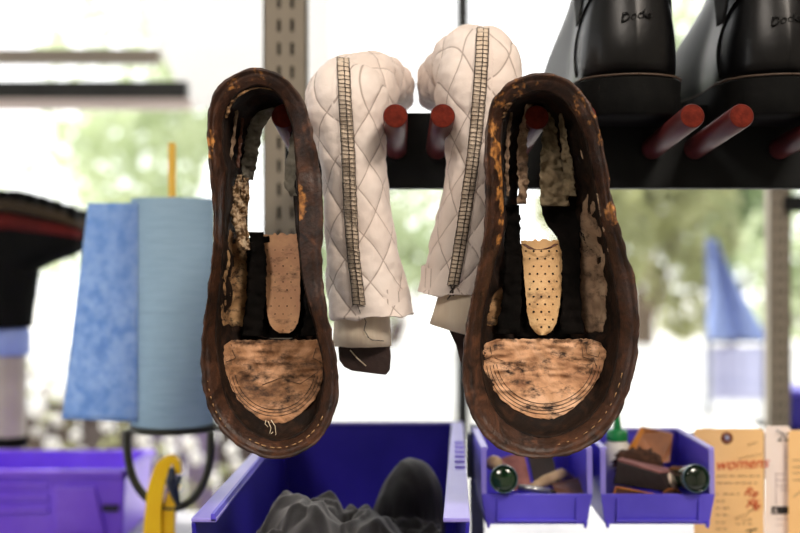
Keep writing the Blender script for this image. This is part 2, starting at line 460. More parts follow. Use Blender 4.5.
def ribbon(name, pts, w, m, parent, crump=.001, tilt=0., seed=0, solid=.0006, n=46, nw=7):
    """hanging strip of torn lining; pts are (px, py, depth, half width px) rows"""
    c = cr([list(p) for p in pts], n, closed=False)
    mb = MB(); rows = []
    for j, q in enumerate(c):
        row = []
        for i in range(nw):
            u = i / (nw - 1) * 2 - 1
            e = fb((q[1], u * 3, seed), .22, 2.2) if abs(u) == 1 else 0
            x = q[0] + u * (q[3] * w) + e
            d = q[2] + tilt * u + crump * (noise.noise(Vector((x * .12, q[1] * .12, seed))) * 1.2 + noise.noise(Vector((x * .4, q[1] * .35, seed))) * .8)
            row.append(P(x, q[1], d))
        rows.append(row)
    mb.loft(rows, cap=False, closed=False)
    return mb.build(name, m, parent, solid=solid, soff=0)

def arc_poly(cx, cy, rx, ry, a0, a1, n=40):
    return [(cx + rx * math.cos(math.radians(a0 + (a1 - a0) * i / n)), cy + ry * math.sin(math.radians(a0 + (a1 - a0) * i / n))) for i in range(n + 1)]

def dashes(c, i0, i1, step, inset, ln, bvh, m, parent, name='welt_stitching', r=.00045):
    mb = MB(); N = len(c)
    i = i0
    while i < i1:
        q0 = c[int(i) % N]; q1 = c[int(i + ln) % N]
        a = (q0[0] + (q0[2] - q0[0]) * inset, q0[1] + (q0[3] - q0[1]) * inset)
        b = (q1[0] + (q1[2] - q1[0]) * inset, q1[1] + (q1[3] - q1[1]) * inset)
        mb.tube([hit(bvh, *a, .0006, D0), hit(bvh, (a[0] + b[0]) / 2, (a[1] + b[1]) / 2, .0012, D0), hit(bvh, *b, .0006, D0)], r, 5)
        i += step
    return mb.build(name, m, parent)

def perforated(name, tab, dfun, m, parent, holes, hr, nx=24, ny=40):
    y0, y1 = tab[0][0], tab[-1][0]; mb = MB(); rows = []
    def pt(x, y, o=0):
        xl, xr = interp(tab, y); u = (x - xl) / max(1, xr - xl)
        return P(x, y, dfun(u, y) + o)
    for j in range(ny + 1):
        y = y0 + (y1 - y0) * j / ny; xl, xr = interp(tab, y)
        xl += fb((y, 2, 2), .3, .8); xr += fb((y, 7, 2), .3, .8)
        rows.append([pt(xl + (xr - xl) * i / nx, y + (fb((i, 0, 5), .5, 2.2) if j == 0 else 0)) for i in range(nx + 1)])
    mb.loft(rows, cap=False, closed=False)
    mb.loft([[p + Vector((0, .0014, 0)) for p in r] for r in rows], cap=False, closed=False)
    mb.cur = 1
    for (x, y) in holes:
        xl, xr = interp(tab, y)
        if x < xl + 3 or x > xr - 3: continue
        c0 = pt(x, y, -.0004); r = hr * random.uniform(.8, 1.25)
        mb.loft([[c0 + Vector((r * math.cos(2 * PI * k / 8), o, r * math.sin(2 * PI * k / 8))) for k in range(8)] for o in (0, .0008)])
    return mb.build(name, [m, M['hole']], parent)

# ---- left shoe
LC = [  # ox, oy, wx, wy, wd, tx, ty, td
 (258, 68, 260, 84, 5, 282, 108, 62), (238, 72, 245, 88, 5, 268, 112, 64), (219, 86, 231, 100, 6, 259, 124, 67), (209, 107, 223, 118, 7, 254, 140, 70),
 (207, 138, 222, 146, 8, 250, 165, 72), (210, 175, 226, 180, 9, 248, 190, 73), (213, 215, 223, 217, 9, 247, 220, 74), (212, 255, 222, 256, 9, 249, 252, 72),
 (207, 295, 218, 296, 9, 252, 285, 68), (202, 335, 215, 334, 9, 255, 314, 62), (201, 372, 219, 369, 9, 258, 333, 55), (208, 408, 226, 400, 9, 262, 336, 52),
 (224, 434, 240, 422, 9, 268, 338, 50), (247, 451, 256, 435, 9, 273, 339, 50), (275, 459, 277, 441, 9, 280, 339, 50), (303, 452, 297, 436, 9, 287, 339, 50),
 (324, 434, 313, 422, 9, 293, 338, 51), (337, 404, 322, 398, 9, 297, 335, 54), (338, 370, 324, 368, 9, 300, 330, 60), (332, 335, 318, 335, 9, 301, 312, 64),
 (325, 300, 309, 302, 4, 301, 285, 68), (322, 262, 301, 264, 3, 299, 255, 72), (323, 222, 299, 222, 3, 296, 222, 72), (321, 180, 298, 182, 3, 293, 190, 72),
 (313, 134, 295, 142, 4, 291, 160, 70), (303, 100, 289, 112, 6, 290, 132, 67), (283, 76, 276, 91, 5, 291, 114, 63)]
lw = [(209, 140, 9, .55), (209, 155, 7, .4), (299, 204, 11, .75), (297, 192, 8, .6), (300, 214, 7, .5), (208, 240, 6, .3), (260, 76, 18, .25), (232, 84, 14, .3), (275, 455, 22, .14), (325, 430, 14, .12), (215, 265, 8, .2)]
sl, welt_l, up_l, cl = make_shoe('shoe_upper', 'soleless brown leather shoe upper hanging by its heel, the one beside the blue paper roll', LC, lw, 1)
bv = bvh_of(up_l); bw = bvh_of(welt_l)
vl = patch('vamp_lining', [(340, 231, 317), (346, 224, 325), (365, 223, 326), (384, 229, 322), (400, 238, 315), (411, 249, 304), (419, 259, 293), (423, 268, 285)], bv, M['lining_dark'], sl, nx=60, ny=60, crump=.0035, smooth_it=6, bowl=(275, 340, 50, 83))
bl = bvh_of(vl)
lines_on('lining_stitching', [arc_poly(275, 366, 47 - 3.2 * k, 50 - 3.2 * k, 12, 168) for k in range(3)]
         + [[(231, 344), (233, 352), (236, 358), (226, 362)], [(316, 348), (313, 358), (324, 364)], [(262, 385), (280, 378), (300, 384), (318, 372)]], bl, M['dark_thread'], vl, r=.00022, off=.0007)
lines_on('frayed_thread', [[(268, 421), (271, 428), (269, 436), (273, 432)], [(271, 420), (275, 426), (276, 434), (273, 439), (269, 434)], [(266, 420), (265, 424), (268, 427)]], bw, M['cream_thread'], sl, r=.0003, off=.001, dfall=.84)
patch('side_lining', [(222, 228, 236), (232, 226, 244), (250, 224, 247), (280, 221, 247), (305, 220, 247), (326, 222, 245)], bv, M['dirty_lining'], sl, nx=20, ny=44, crump=.004)
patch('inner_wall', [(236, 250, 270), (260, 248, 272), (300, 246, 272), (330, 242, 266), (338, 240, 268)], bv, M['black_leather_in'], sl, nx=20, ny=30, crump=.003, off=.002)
ribbon('toe_crease_band', [(232, 338, .862, 3), (255, 336, .866, 4.5), (280, 339, .868, 4.5), (305, 337, .866, 4), (320, 333, .86, 3)], 1, M['black_leather_in'], sl, crump=.0015, seed=3) if False else None
holes = [(267 + 8 * i + (4 if j % 2 else 0), 250 + 8 * j) for i in range(5) for j in range(11)]
perforated('tongue', [(234, 263, 296), (250, 263, 299), (268, 266, 300), (290, 266, 300), (312, 267, 300), (322, 269, 298), (330, 274, 294), (333, 280, 289)],
           lambda u, y: .873 + .002 * math.cos(u * PI) - .00016 * max(0, y - 250) + (.006 if y < 250 else 0) * (250 - y) / 16, M['tongue_pink'], sl, holes, .00045)
ribbon('facing_strip', [(256, 232, .868, 7), (258, 262, .864, 8), (256, 300, .86, 9), (252, 336, .858, 10)], 1, M['black_leather_in'], sl, crump=.003, seed=5)
ribbon('facing_strip', [(311, 262, .866, 3), (311, 290, .862, 4), (311, 315, .86, 6), (308, 336, .856, 8)], 1, M['black_leather_in'], sl, crump=.002, seed=15)
ribbon('torn_lining', [(246, 178, .868, 3), (243, 196, .866, 7), (239, 212, .862, 8), (241, 228, .86, 7), (244, 240, .862, 6), (248, 250, .864, 2)], 1, M['fluff'], sl, crump=.008, tilt=.003, seed=2, n=70, nw=12)
ribbon('torn_lining', [(240, 175, .86, 2), (236, 190, .858, 4), (233, 208, .856, 3), (236, 222, .856, 2)], 1, M['fluff'], sl, crump=.006, seed=12, n=50, nw=8)
ribbon('collar_lining', [(276, 108, .868, 6), (262, 116, .872, 8), (254, 135, .876, 8), (250, 160, .876, 7), (248, 180, .872, 5)], 1, M['grey_flap'], sl, crump=.005, tilt=.004, seed=4, n=60, nw=9)
ribbon('loose_strip', [(237, 110, .852, 1.4), (234, 135, .852, 1.6), (230, 160, .852, 1.4), (227, 186, .85, 1.2)], 1, M['side_lining'], sl, crump=.002, seed=6)
ribbon('loose_strip', [(243, 118, .858, 1.2), (240, 142, .858, 1.4), (238, 168, .856, 1.2)], 1, M['brown_scrap'], sl, crump=.002, seed=7)
ribbon('collar_flap', [(300, 120, .872, 5), (295, 140, .87, 5), (291, 165, .868, 5), (290, 185, .866, 5), (294, 196, .864, 3)], 1, M['grey_flap'], sl, crump=.003, tilt=-.004, seed=8)
ribbon('heel_edge_lining', [(226, 118, .828, 1.6), (231, 104, .826, 2.2), (242, 93, .825, 2.6), (258, 88, .825, 2.6), (273, 90, .826, 2.2), (284, 97, .828, 2), (290, 108, .83, 1.5)], 1, M['dirty_lining'], sl, crump=.003, seed=9, n=90, nw=5)
dashes(cl, 128, 150, 3.2, .3, .8, bw, M['thread'], sl)
dashes(cl, 158, 196, 3.4, .62, 1.9, bw, M['thread'], sl)
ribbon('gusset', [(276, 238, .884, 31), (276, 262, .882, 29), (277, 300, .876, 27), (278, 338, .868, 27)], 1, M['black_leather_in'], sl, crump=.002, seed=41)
# ---- right shoe
RC = [
 (545, 73, 543, 90, 5, 540, 112, 62), (520, 77, 525, 94, 5, 533, 114, 64), (500, 90, 510, 104, 6, 526, 122, 67), (488, 113, 502, 121, 7, 522, 138, 70),
 (485, 150, 501, 154, 8, 519, 165, 72), (486, 190, 503, 191, 9, 517, 195, 73), (484, 230, 503, 230, 10, 518, 225, 74), (478, 268, 494, 268, 10, 520, 256, 72),
 (470, 306, 485, 305, 9, 520, 288, 68), (464, 345, 480, 343, 9, 522, 315, 62), (463, 382, 482, 376, 9, 526, 333, 55), (470, 412, 490, 402, 9, 531, 337, 52),
 (486, 438, 505, 422, 9, 536, 338, 50), (511, 454, 525, 434, 9, 541, 338, 50), (546, 459, 548, 438, 9, 546, 338, 50), (582, 450, 573, 430, 9, 551, 338, 50),
 (609, 430, 593, 415, 9, 556, 337, 52), (627, 398, 608, 392, 9, 560, 334, 55), (637, 360, 617, 358, 9, 562, 318, 62), (640, 320, 620, 320, 9, 562, 290, 68),
 (635, 280, 615, 282, 9, 560, 258, 72), (624, 242, 607, 246, 9, 556, 228, 74), (614, 206, 600, 212, 9, 552, 198, 73), (607, 165, 594, 174, 8, 551, 168, 71),
 (600, 128, 586, 138, 7, 550, 142, 68), (586, 98, 573, 110, 6, 549, 122, 65), (567, 79, 559, 96, 5, 545, 114, 63)]
rw = [(492, 128, 9, .5), (496, 150, 8, .7), (501, 165, 8, .75), (505, 180, 8, .75), (500, 195, 7, .6), (503, 205, 6, .7), (502, 222, 6, .5), (500, 240, 6, .5), (520, 88, 16, .3),
      (545, 80, 20, .2), (580, 100, 12, .4), (610, 212, 8, .7), (614, 218, 6, .6), (600, 140, 9, .3), (500, 100, 10, .45), (592, 120, 8, .35), (560, 455, 18, .15), (497, 255, 6, .3)]
sr, welt_r, up_r, cr_ = make_shoe('shoe_upper', 'soleless brown leather shoe upper hanging by its heel, with cream perforated tongue', RC, rw, 5)
bv = bvh_of(up_r); bw = bvh_of(welt_r)
vl = patch('vamp_lining', [(339, 496, 590), (343, 486, 601), (352, 482, 607), (368, 483, 603), (386, 490, 594), (400, 502, 583), (409, 514, 573), (415, 525, 563), (419, 537, 553)], bv, M['lining'], sr, nx=64, ny=60, crump=.0035, smooth_it=6, bowl=(545, 340, 61, 79))
bl = bvh_of(vl)
lines_on('lining_stitching', [arc_poly(545, 358, 59 - 3.4 * k, 56 - 3.4 * k, 8, 172) for k in range(4)]
         + [[(490, 346), (492, 356), (484, 360)], [(494, 345), (495, 358), (503, 361)], [(582, 347), (583, 357), (594, 360), (596, 366)], [(586, 346), (587, 354), (598, 357), (600, 352)]], bl, M['dark_thread'], vl, r=.00024, off=.0007)
patch('side_lining', [(194, 588, 598), (205, 583, 602), (225, 580, 606), (255, 581, 608), (290, 580, 608), (318, 582, 606), (332, 587, 603)], bv, M['side_lining'], sr, nx=22, ny=50, crump=.004)
patch('side_lining', [(286, 497, 502), (296, 492, 502), (312, 488, 501), (326, 486, 496)], bv, M['dirty_lining'], sr, nx=10, ny=24, crump=.002)
holes = [(526 + 7.7 * i + (3.8 if j % 2 else 0), 251 + 7.6 * j) for i in range(6) for j in range(11)]
perforated('tongue', [(240, 521, 562), (256, 523, 563), (275, 524, 562), (295, 526, 561), (312, 527, 559), (324, 530, 556), (331, 534, 552), (335, 539, 546)],
           lambda u, y: .871 - .004 * math.sin(u * PI) - .00013 * max(0, y - 250), M['tongue'], sr, holes, .00075)
ribbon('tongue_edge', [(523, 244, .862, 2), (532, 249, .86, 2.4), (545, 249, .86, 2.2), (556, 244, .862, 2)], 1, M['brown_scrap'], sr, crump=.002, seed=31, n=20, nw=4)
ribbon('facing_strip', [(512, 205, .872, 7), (513, 240, .87, 8), (512, 290, .862, 9), (508, 334, .856, 12)], 1, M['black_leather_in'], sr, crump=.003, seed=25)
ribbon('facing_strip', [(560, 192, .874, 16), (561, 204, .874, 20), (563, 222, .876, 18), (570, 245, .868, 10), (571, 290, .862, 9), (572, 334, .856, 12)], 1, M['black_leather_in'], sr, crump=.003, seed=26)
ribbon('collar_lining', [(530, 104, .862, 3), (524, 128, .866, 4), (522, 155, .868, 5), (523, 180, .868, 5), (522, 204, .868, 4)], 1, M['side_lining'], sr, crump=.004, tilt=.004, seed=22, n=60)
ribbon('collar_flap', [(548, 112, .872, 4), (550, 140, .87, 8), (552, 170, .868, 12), (554, 195, .866, 14), (555, 206, .866, 14)], 1, M['olive_flap'], sr, crump=.005, tilt=.004, seed=23, n=60, nw=12)
ribbon('collar_flap', [(560, 112, .86, 2), (564, 140, .86, 3.5), (568, 170, .86, 5), (569, 196, .86, 7)], 1, M['olive_flap'], sr, crump=.004, tilt=-.004, seed=24, n=60, nw=9)
ribbon('loose_strip', [(570, 112, .85, .8), (580, 145, .848, .9), (588, 172, .847, .8)], 1, M['side_lining'], sr, crump=.001, seed=27)
ribbon('loose_strip', [(511, 112, .85, 1.2), (508, 140, .85, 1.4), (507, 168, .85, 1.5), (508, 196, .85, 1.2)], 1, M['side_lining'], sr, crump=.002, seed=28)
ribbon('heel_edge_lining', [(502, 118, .828, 1.5), (508, 106, .826, 2.4), (518, 96, .825, 2.6), (530, 89, .824, 2.4), (545, 86, .824, 2.4), (558, 88, .825, 2.6), (568, 97, .826, 3), (577, 107, .828, 2)], 1, M['dirty_lining'], sr, crump=.004, seed=29, n=100, nw=5)
dashes(cr_, 176, 218, 4.2, .6, 1.6, bw, M['thread'], sr, r=.0003)

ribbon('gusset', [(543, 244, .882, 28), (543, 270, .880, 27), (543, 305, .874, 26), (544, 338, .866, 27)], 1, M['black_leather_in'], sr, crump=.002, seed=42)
# ------------------------------------------------------------------ quilted boots hanging upside down
def quilted(name, label, rowsL, footdir, toe, seam, liner, seed):
    """rowsL: (px, py, half width px, depth axis, half depth m) from hem up to the heel; foot runs back from there"""
    hem = rowsL[0]; root = thing(name, label, 'boot', P(hem[0], hem[1], hem[3]))
    pts = [list(P(a, b, d)) + [hw * d / F, hd] for (a, b, hw, d, hd) in rowsL]
    for t in toe: pts.append(list(t))
    n = len(pts); dense = []
    for i in range(n - 1):
        g = lambda j: pts[max(0, min(n - 1, j))]
        for k in range(34):
            t = k / 34; dense.append([.5 * ((2 * b) + (-a + c) * t + (2 * a - 5 * b + 4 * c - d) * t * t + (-a + 3 * b - 3 * c + d) * t ** 3) for a, b, c, d in zip(g(i - 1), g(i), g(i + 1), g(i + 2))])
    dense.append(pts[-1])
    Fd = Vector((footdir[0], footdir[1], 0)).normalized(); side = Vector((Fd.y, -Fd.x, 0))
    NJ = 200; rings = []; uv = []; ln = 0; prev = None
    pitch = .0335
    mb = MB()
    for i, q in enumerate(dense):
        c = Vector(q[:3])
        a = Vector(dense[max(0, i - 2)][:3]); b = Vector(dense[min(len(dense) - 1, i + 2)][:3])
        t = (b - a); t.z = t.z; t -= side * t.dot(side); t.normalize()
        nm = side.cross(t)
        if prev is not None: ln += (c - prev).length
        prev = c
        ring = []
        for j in range(NJ):
            ang = 2 * PI * j / NJ
            ca, sa = math.cos(ang), math.sin(ang)
            e = .86
            x = math.copysign(abs(sa) ** e, sa) * q[3]; y = math.copysign(abs(ca) ** e, ca) * q[4]
            circ = ang / (2 * PI) * 6   # six diamonds around
            w1 = noise.noise(Vector((x * 30, y * 30, ln * 25 + seed))) * .1
            A = circ + ln / pitch * .88 + w1; B = circ - ln / pitch * .88 - w1 + .3
            h = (abs(math.sin(A * PI)) * abs(math.sin(B * PI))) ** .45
            fade = min(1, i / 10, (len(dense) - 1 - i) / 8)
            p = c + side * x + nm * y
            out = (side * (x / max(q[3], 1e-4)) + nm * (y / max(q[4], 1e-4))).normalized()
            p += out * ((h - .8) * .0022 * fade + fb(p, 45, .0022, seed) + fb(p, 160, .0006, seed))
            if i == 0: p.z += fb(p, 60, .006, seed)
            ring.append(p); uv.append((A, B))
        rings.append(ring)
    # hem turned inside
    inner = []
    for (sc, dz) in ((.97, -.0005), (.92, .002), (.88, .02)):
        c = Vector(dense[0][:3]); inner.append([c + (p - c) * sc + Vector((0, 0, dz)) for p in rings[0]])
    rr = inner[::-1] + rings; uv = [(A, B) for _ in range(3) for (A, B) in uv[:NJ]] + uv
    mb.loft(rr, cap=False); mb.face([len(mb.v) - NJ + j for j in range(NJ)]); mb.uv = uv
    body = mb.build('quilted_shaft', M['quilt'], root)
    bvb = bvh_of(body)
    # overlock seam running down the back
    c = cr([list(s) for s in seam], 150, closed=False)
    band = MB(); rows = []
    for q in c: rows.append([hit(bvb, q[0] + u * q[2], q[1], .0012 if abs(u) < 1 else .0004) for u in (-1, -.5, 0, .5, 1)])
    band.loft(rows, cap=False, closed=False)
    sb = band.build('back_seam_band', M['quilt'] if False else M['seam_band'], root, solid=.0006)
    mb = MB(); k = 0
    rails = [[], [], []]
    for i, q in enumerate(c):
        for r_, u in zip(rails, (-1, .12, 1)): r_.append(hit(bvb, q[0] + u * q[2] + fb((i, u, 3), .4, .5), q[1], .0022))
    for r_ in rails: mb.tube(r_, .00033, 5)
    c2 = cr([list(s) for s in seam], int(len(seam) and sum(math.dist(a[:2], b[:2]) for a, b in zip(seam, seam[1:])) / 4.1), closed=False)
    for i, q in enumerate(c2):
        a = hit(bvb, q[0] - q[2], q[1] + random.uniform(-1, 1), .002); m_ = hit(bvb, q[0], q[1] + random.uniform(-.4, .4), .0026); b = hit(bvb, q[0] + q[2], q[1] + 1 + random.uniform(-1, 1), .002)
        mb.tube([a, m_, b], .00027, 5)
    mb.build('back_seam_stitching', M['dark_thread'], root)
    return root, body, bvb

M['seam_band'] = mat('seam_tape', [(206, 186, 164), (226, 208, 188)], 60, .85, .4, 500)
bx = P(395, 78, 1.0).x
ql, qlb, qbv = quilted('quilted_boot', 'cream quilted boot hung upside down, the left one, beside the left brown shoe upper',
    [(371, 314, 42.5, .905, .030), (367, 285, 39.5, .905, .029), (362, 250, 37, .906, .027), (357, 205, 33.5, .908, .026), (353, 165, 33.5, .91, .027),
     (349, 130, 38, .912, .030), (347, 105, 42.5, .915, .033)],
    (.32, 1), [(-.0405, .925, CZ + .135, .0335, .034), (-.034, .95, CZ + .150, .033, .030), (-.0235, .99, CZ + .162, .030, .0235), (-.012, 1.03, CZ + .163, .0265, .0215), (-.006, 1.065, CZ + .160, .021, .019), (-.004, 1.085, CZ + .158, .012, .012)],
    [(343, 58, 6), (345, 100, 6.3), (348, 150, 6.5), (350, 200, 6.5), (353, 250, 6), (357, 285, 6), (359, 305, 6)], None, 1)
qr, qrb, qbv2 = quilted('quilted_boot', 'cream quilted boot hung upside down, the right one, set higher beside the right shoe upper',
    [(450, 292, 32, .905, .024), (456, 270, 32, .905, .024), (463, 240, 32, .906, .024), (468, 205, 28, .908, .023), (475, 165, 29, .91, .026),
     (478, 130, 34, .912, .030), (477, 100, 41, .915, .034)],
    (-.32, 1), [(.064, .925, CZ + .156, .036, .036), (.060, .95, CZ + .170, .034, .031), (.051, .99, CZ + .168, .030, .026), (.040, 1.03, CZ + .167, .025, .024), (.034, 1.065, CZ + .164, .019, .02), (.032, 1.085, CZ + .162, .011, .012)],
    [(483, 28, 6), (481, 70, 6.5), (478, 110, 6.5), (474, 150, 6.3), (467, 200, 6), (460, 245, 6), (453, 285, 5.5)], None, 6)

def liner(root, rows, m, d, hd, name='liner', solid=.0012):
    mb = MB(); rings = []
    for (xl, xr, y) in rows:
        c = P((xl + xr) / 2, y, d); hw = (xr - xl) / 2 * d / F
        rings.append([c + Vector((hw * math.sin(2 * PI * j / 40), hd * math.cos(2 * PI * j / 40), fb((j, y, 1), .5, .0006))) for j in range(40)])
    mb.loft(rings, cap=False)
    return mb.build(name, m, root, solid=solid)
M['heel_tab'] = mat('dark_brown_tab_leather', [(40, 24, 20), (56, 34, 28)], 40, .6, .5, 220)
M['liner'] = mat('cream_canvas_liner', [(236, 220, 198), (246, 234, 214)], 20, .85, .5, 60, stretch=(6, 6, .3), transl=.3)
liner(ql, [(336, 388, 296), (335, 389, 318), (334, 390, 332), (333, 391, 346)], M['liner'], .90, .016)
mb = MB(); tabp = [(338, 346), (390, 346), (391, 356), (390, 370), (386, 375), (376, 374), (352, 371), (344, 367), (339, 360)]
mb.prism([P(x, y, .893) for x, y in tabp], (0, .003, 0)); mb.build('heel_tab', M['heel_tab'], ql, bevel=.0008, smooth=False)
mb = MB(); mb.tube([hit(qbv, *p, .001, .885) for p in [(357, 304), (360, 312), (362, 320), (365, 328), (366, 336), (372, 340), (384, 341)]], .0003, 5)
mb.tube([P(x, y, .882) for x, y in [(362, 312), (366, 322), (364, 330), (369, 338)]], .0003, 5); mb.build('loose_thread', M['dark_thread'], ql)
mb = MB(); mb.tube([P(350, 350, .891), P(357, 358, .8905), P(366, 366, .891)], .0004, 5); mb.build('tab_thread', M['cream_thread'], ql)
mb = MB(); rings = []
for (x0, y0, x1, y1) in [(440, 285, 480, 288), (438, 298, 478, 306), (434, 312, 473, 322), (430, 324, 468, 335)]:
    a, b = P(x0, y0, .90), P(x1, y1, .90); c = (a + b) / 2; h = (b - a) / 2
    rings.append([c + h * math.sin(2 * PI * j / 40) + Vector((0, .014 * math.cos(2 * PI * j / 40), 0)) for j in range(40)])
mb.loft(rings, cap=False); mb.build('liner', M['liner'], qr, solid=.0012)
mb = MB(); mb.prism([P(x, y, .905) for x, y in [(447, 326), (466, 332), (468, 352), (465, 366), (460, 362), (456, 345)]], (0, .003, 0)); mb.build('heel_tab', M['heel_tab'], qr, smooth=False)
mb = MB(); mb.tube([hit(qbv2, *p, .0012, .89) for p in [(450, 284), (453, 292), (447, 300), (449, 306)]], .0005, 5); mb.tube([hit(qbv2, *p, .001, .89) for p in [(455, 286), (450, 292), (455, 297), (452, 300)]], .0006, 5); mb.build('loose_thread', M['dark_thread'], qr)

# ------------------------------------------------------------------ peg rail and posts
rail = thing('peg_rail', 'black steel rail with red wooden pegs carrying the boots and shoe uppers', 'peg rail', (.1, 1.0, CZ + .069))
mb = MB(); mb.box((-.1015, 1.0, CZ + .069), (.62, 1.018, CZ + .136)); mb.build('rail', M['rail'], rail, smooth=False, bevel=.0015)
mb = MB(); mb.box((-.1015, 1.018, CZ + .075), (-.0955, 1.345, CZ + .130)); mb.box((-.1095, 1.328, CZ + .075), (-.0955, 1.345, CZ + .130)); mb.build('bracket_arm', M['rail'], rail, smooth=False)
for x, dz in ((-.0885, .0), (-.0035, 0), (.0325, 0), (.104, -.001), (.140, 0), (.2225, 0), (.2600, 0), (.335, 0), (.39, 0)):
    mb = MB()
    a = Vector((x, 1.003, CZ + .104 + dz)); b = Vector((x, .862, CZ + .1146 + dz)); d = (b - a).normalized(); up = d.cross(Vector((1, 0, 0))).normalized()
    def ring(c, r): return [c + Vector((1, 0, 0)) * r * math.cos(2 * PI * j / 28) + up * r * math.sin(2 * PI * j / 28) for j in range(28)]
    mb.loft([ring(a, .0095), ring(b - d * .0012, .0095), ring(b - d * .0003, .0089)], cap=False)
    mb.cur = 1; mb.loft([ring(b - d * .0003, .0089), ring(b, .0083), ring(b, .003), ring(b, .0005)])
    mb.build('peg', [M['peg'], M['peg_end']], rail, angle=40)
    mb = MB(); mb.loft([ring(a - d * .004, .0125), ring(a + d * .003, .0125), ring(a + d * .003, .0098)], cap=False); mb.build('peg_collar', M['rail'], rail, angle=40)

def slotted(name, label, x0, x1, y, z0, z1, m, slotm, pitch=.0208, phase=0., sw=.0016, sh=.0058):
    root = thing(name, label, 'post', ((x0 + x1) / 2, y, z0))
    w = x1 - x0; cols = [x0 + w * .36, x0 + w * .66]
    xs = [x0, cols[0] - sw, cols[0] + sw, cols[1] - sw, cols[1] + sw, x1]
    mb = MB(); mb.box((x0, y, z0), (xs[1], y + .002, z1)); mb.box((xs[2], y, z0), (xs[3], y + .002, z1)); mb.box((xs[4], y, z0), (x1, y + .002, z1))
    z = z0; k = math.ceil((z0 - phase) / pitch)
    for cx in cols:
        z = z0
        kk = k
        while z < z1:
            zc = phase + kk * pitch; kk += 1
            za = min(z1, zc - sh)
            if za > z: mb.box((cx - sw, y, z), (cx + sw, y + .002, za))
            z = max(z, zc + sh)
            if z >= z1: break
    mb.box((x0, y, z0), (x0 + .002, y + .03, z1)); mb.box((x1 - .002, y, z0), (x1, y + .03, z1))
    mb.build('channel', m, root, smooth=False)
    mb = MB(); mb.box((x0 + .002, y + .012, z0), (x1 - .002, y + .014, z1)); mb.build('backing_strip', slotm, root, smooth=False)
    return root
BT = CZ - .36    # bench top
slotted('slotted_post', 'beige slotted steel upright standing behind the left shoe upper', P(263, 0, 1.33).x, P(307, 0, 1.33).x, 1.33, BT, 2.35, M['post'], M['slot'], .0275, CZ + (266.5 - 25.3) * 1.33 / F, .0021, .0074)
slotted('slotted_post', 'blurred grey slotted upright at the right, in front of the garden view', P(770, 0, 1.9).x, P(791, 0, 1.9).x, 1.9, 0, 2.6, M['post'], M['slot'], .0210, CZ)

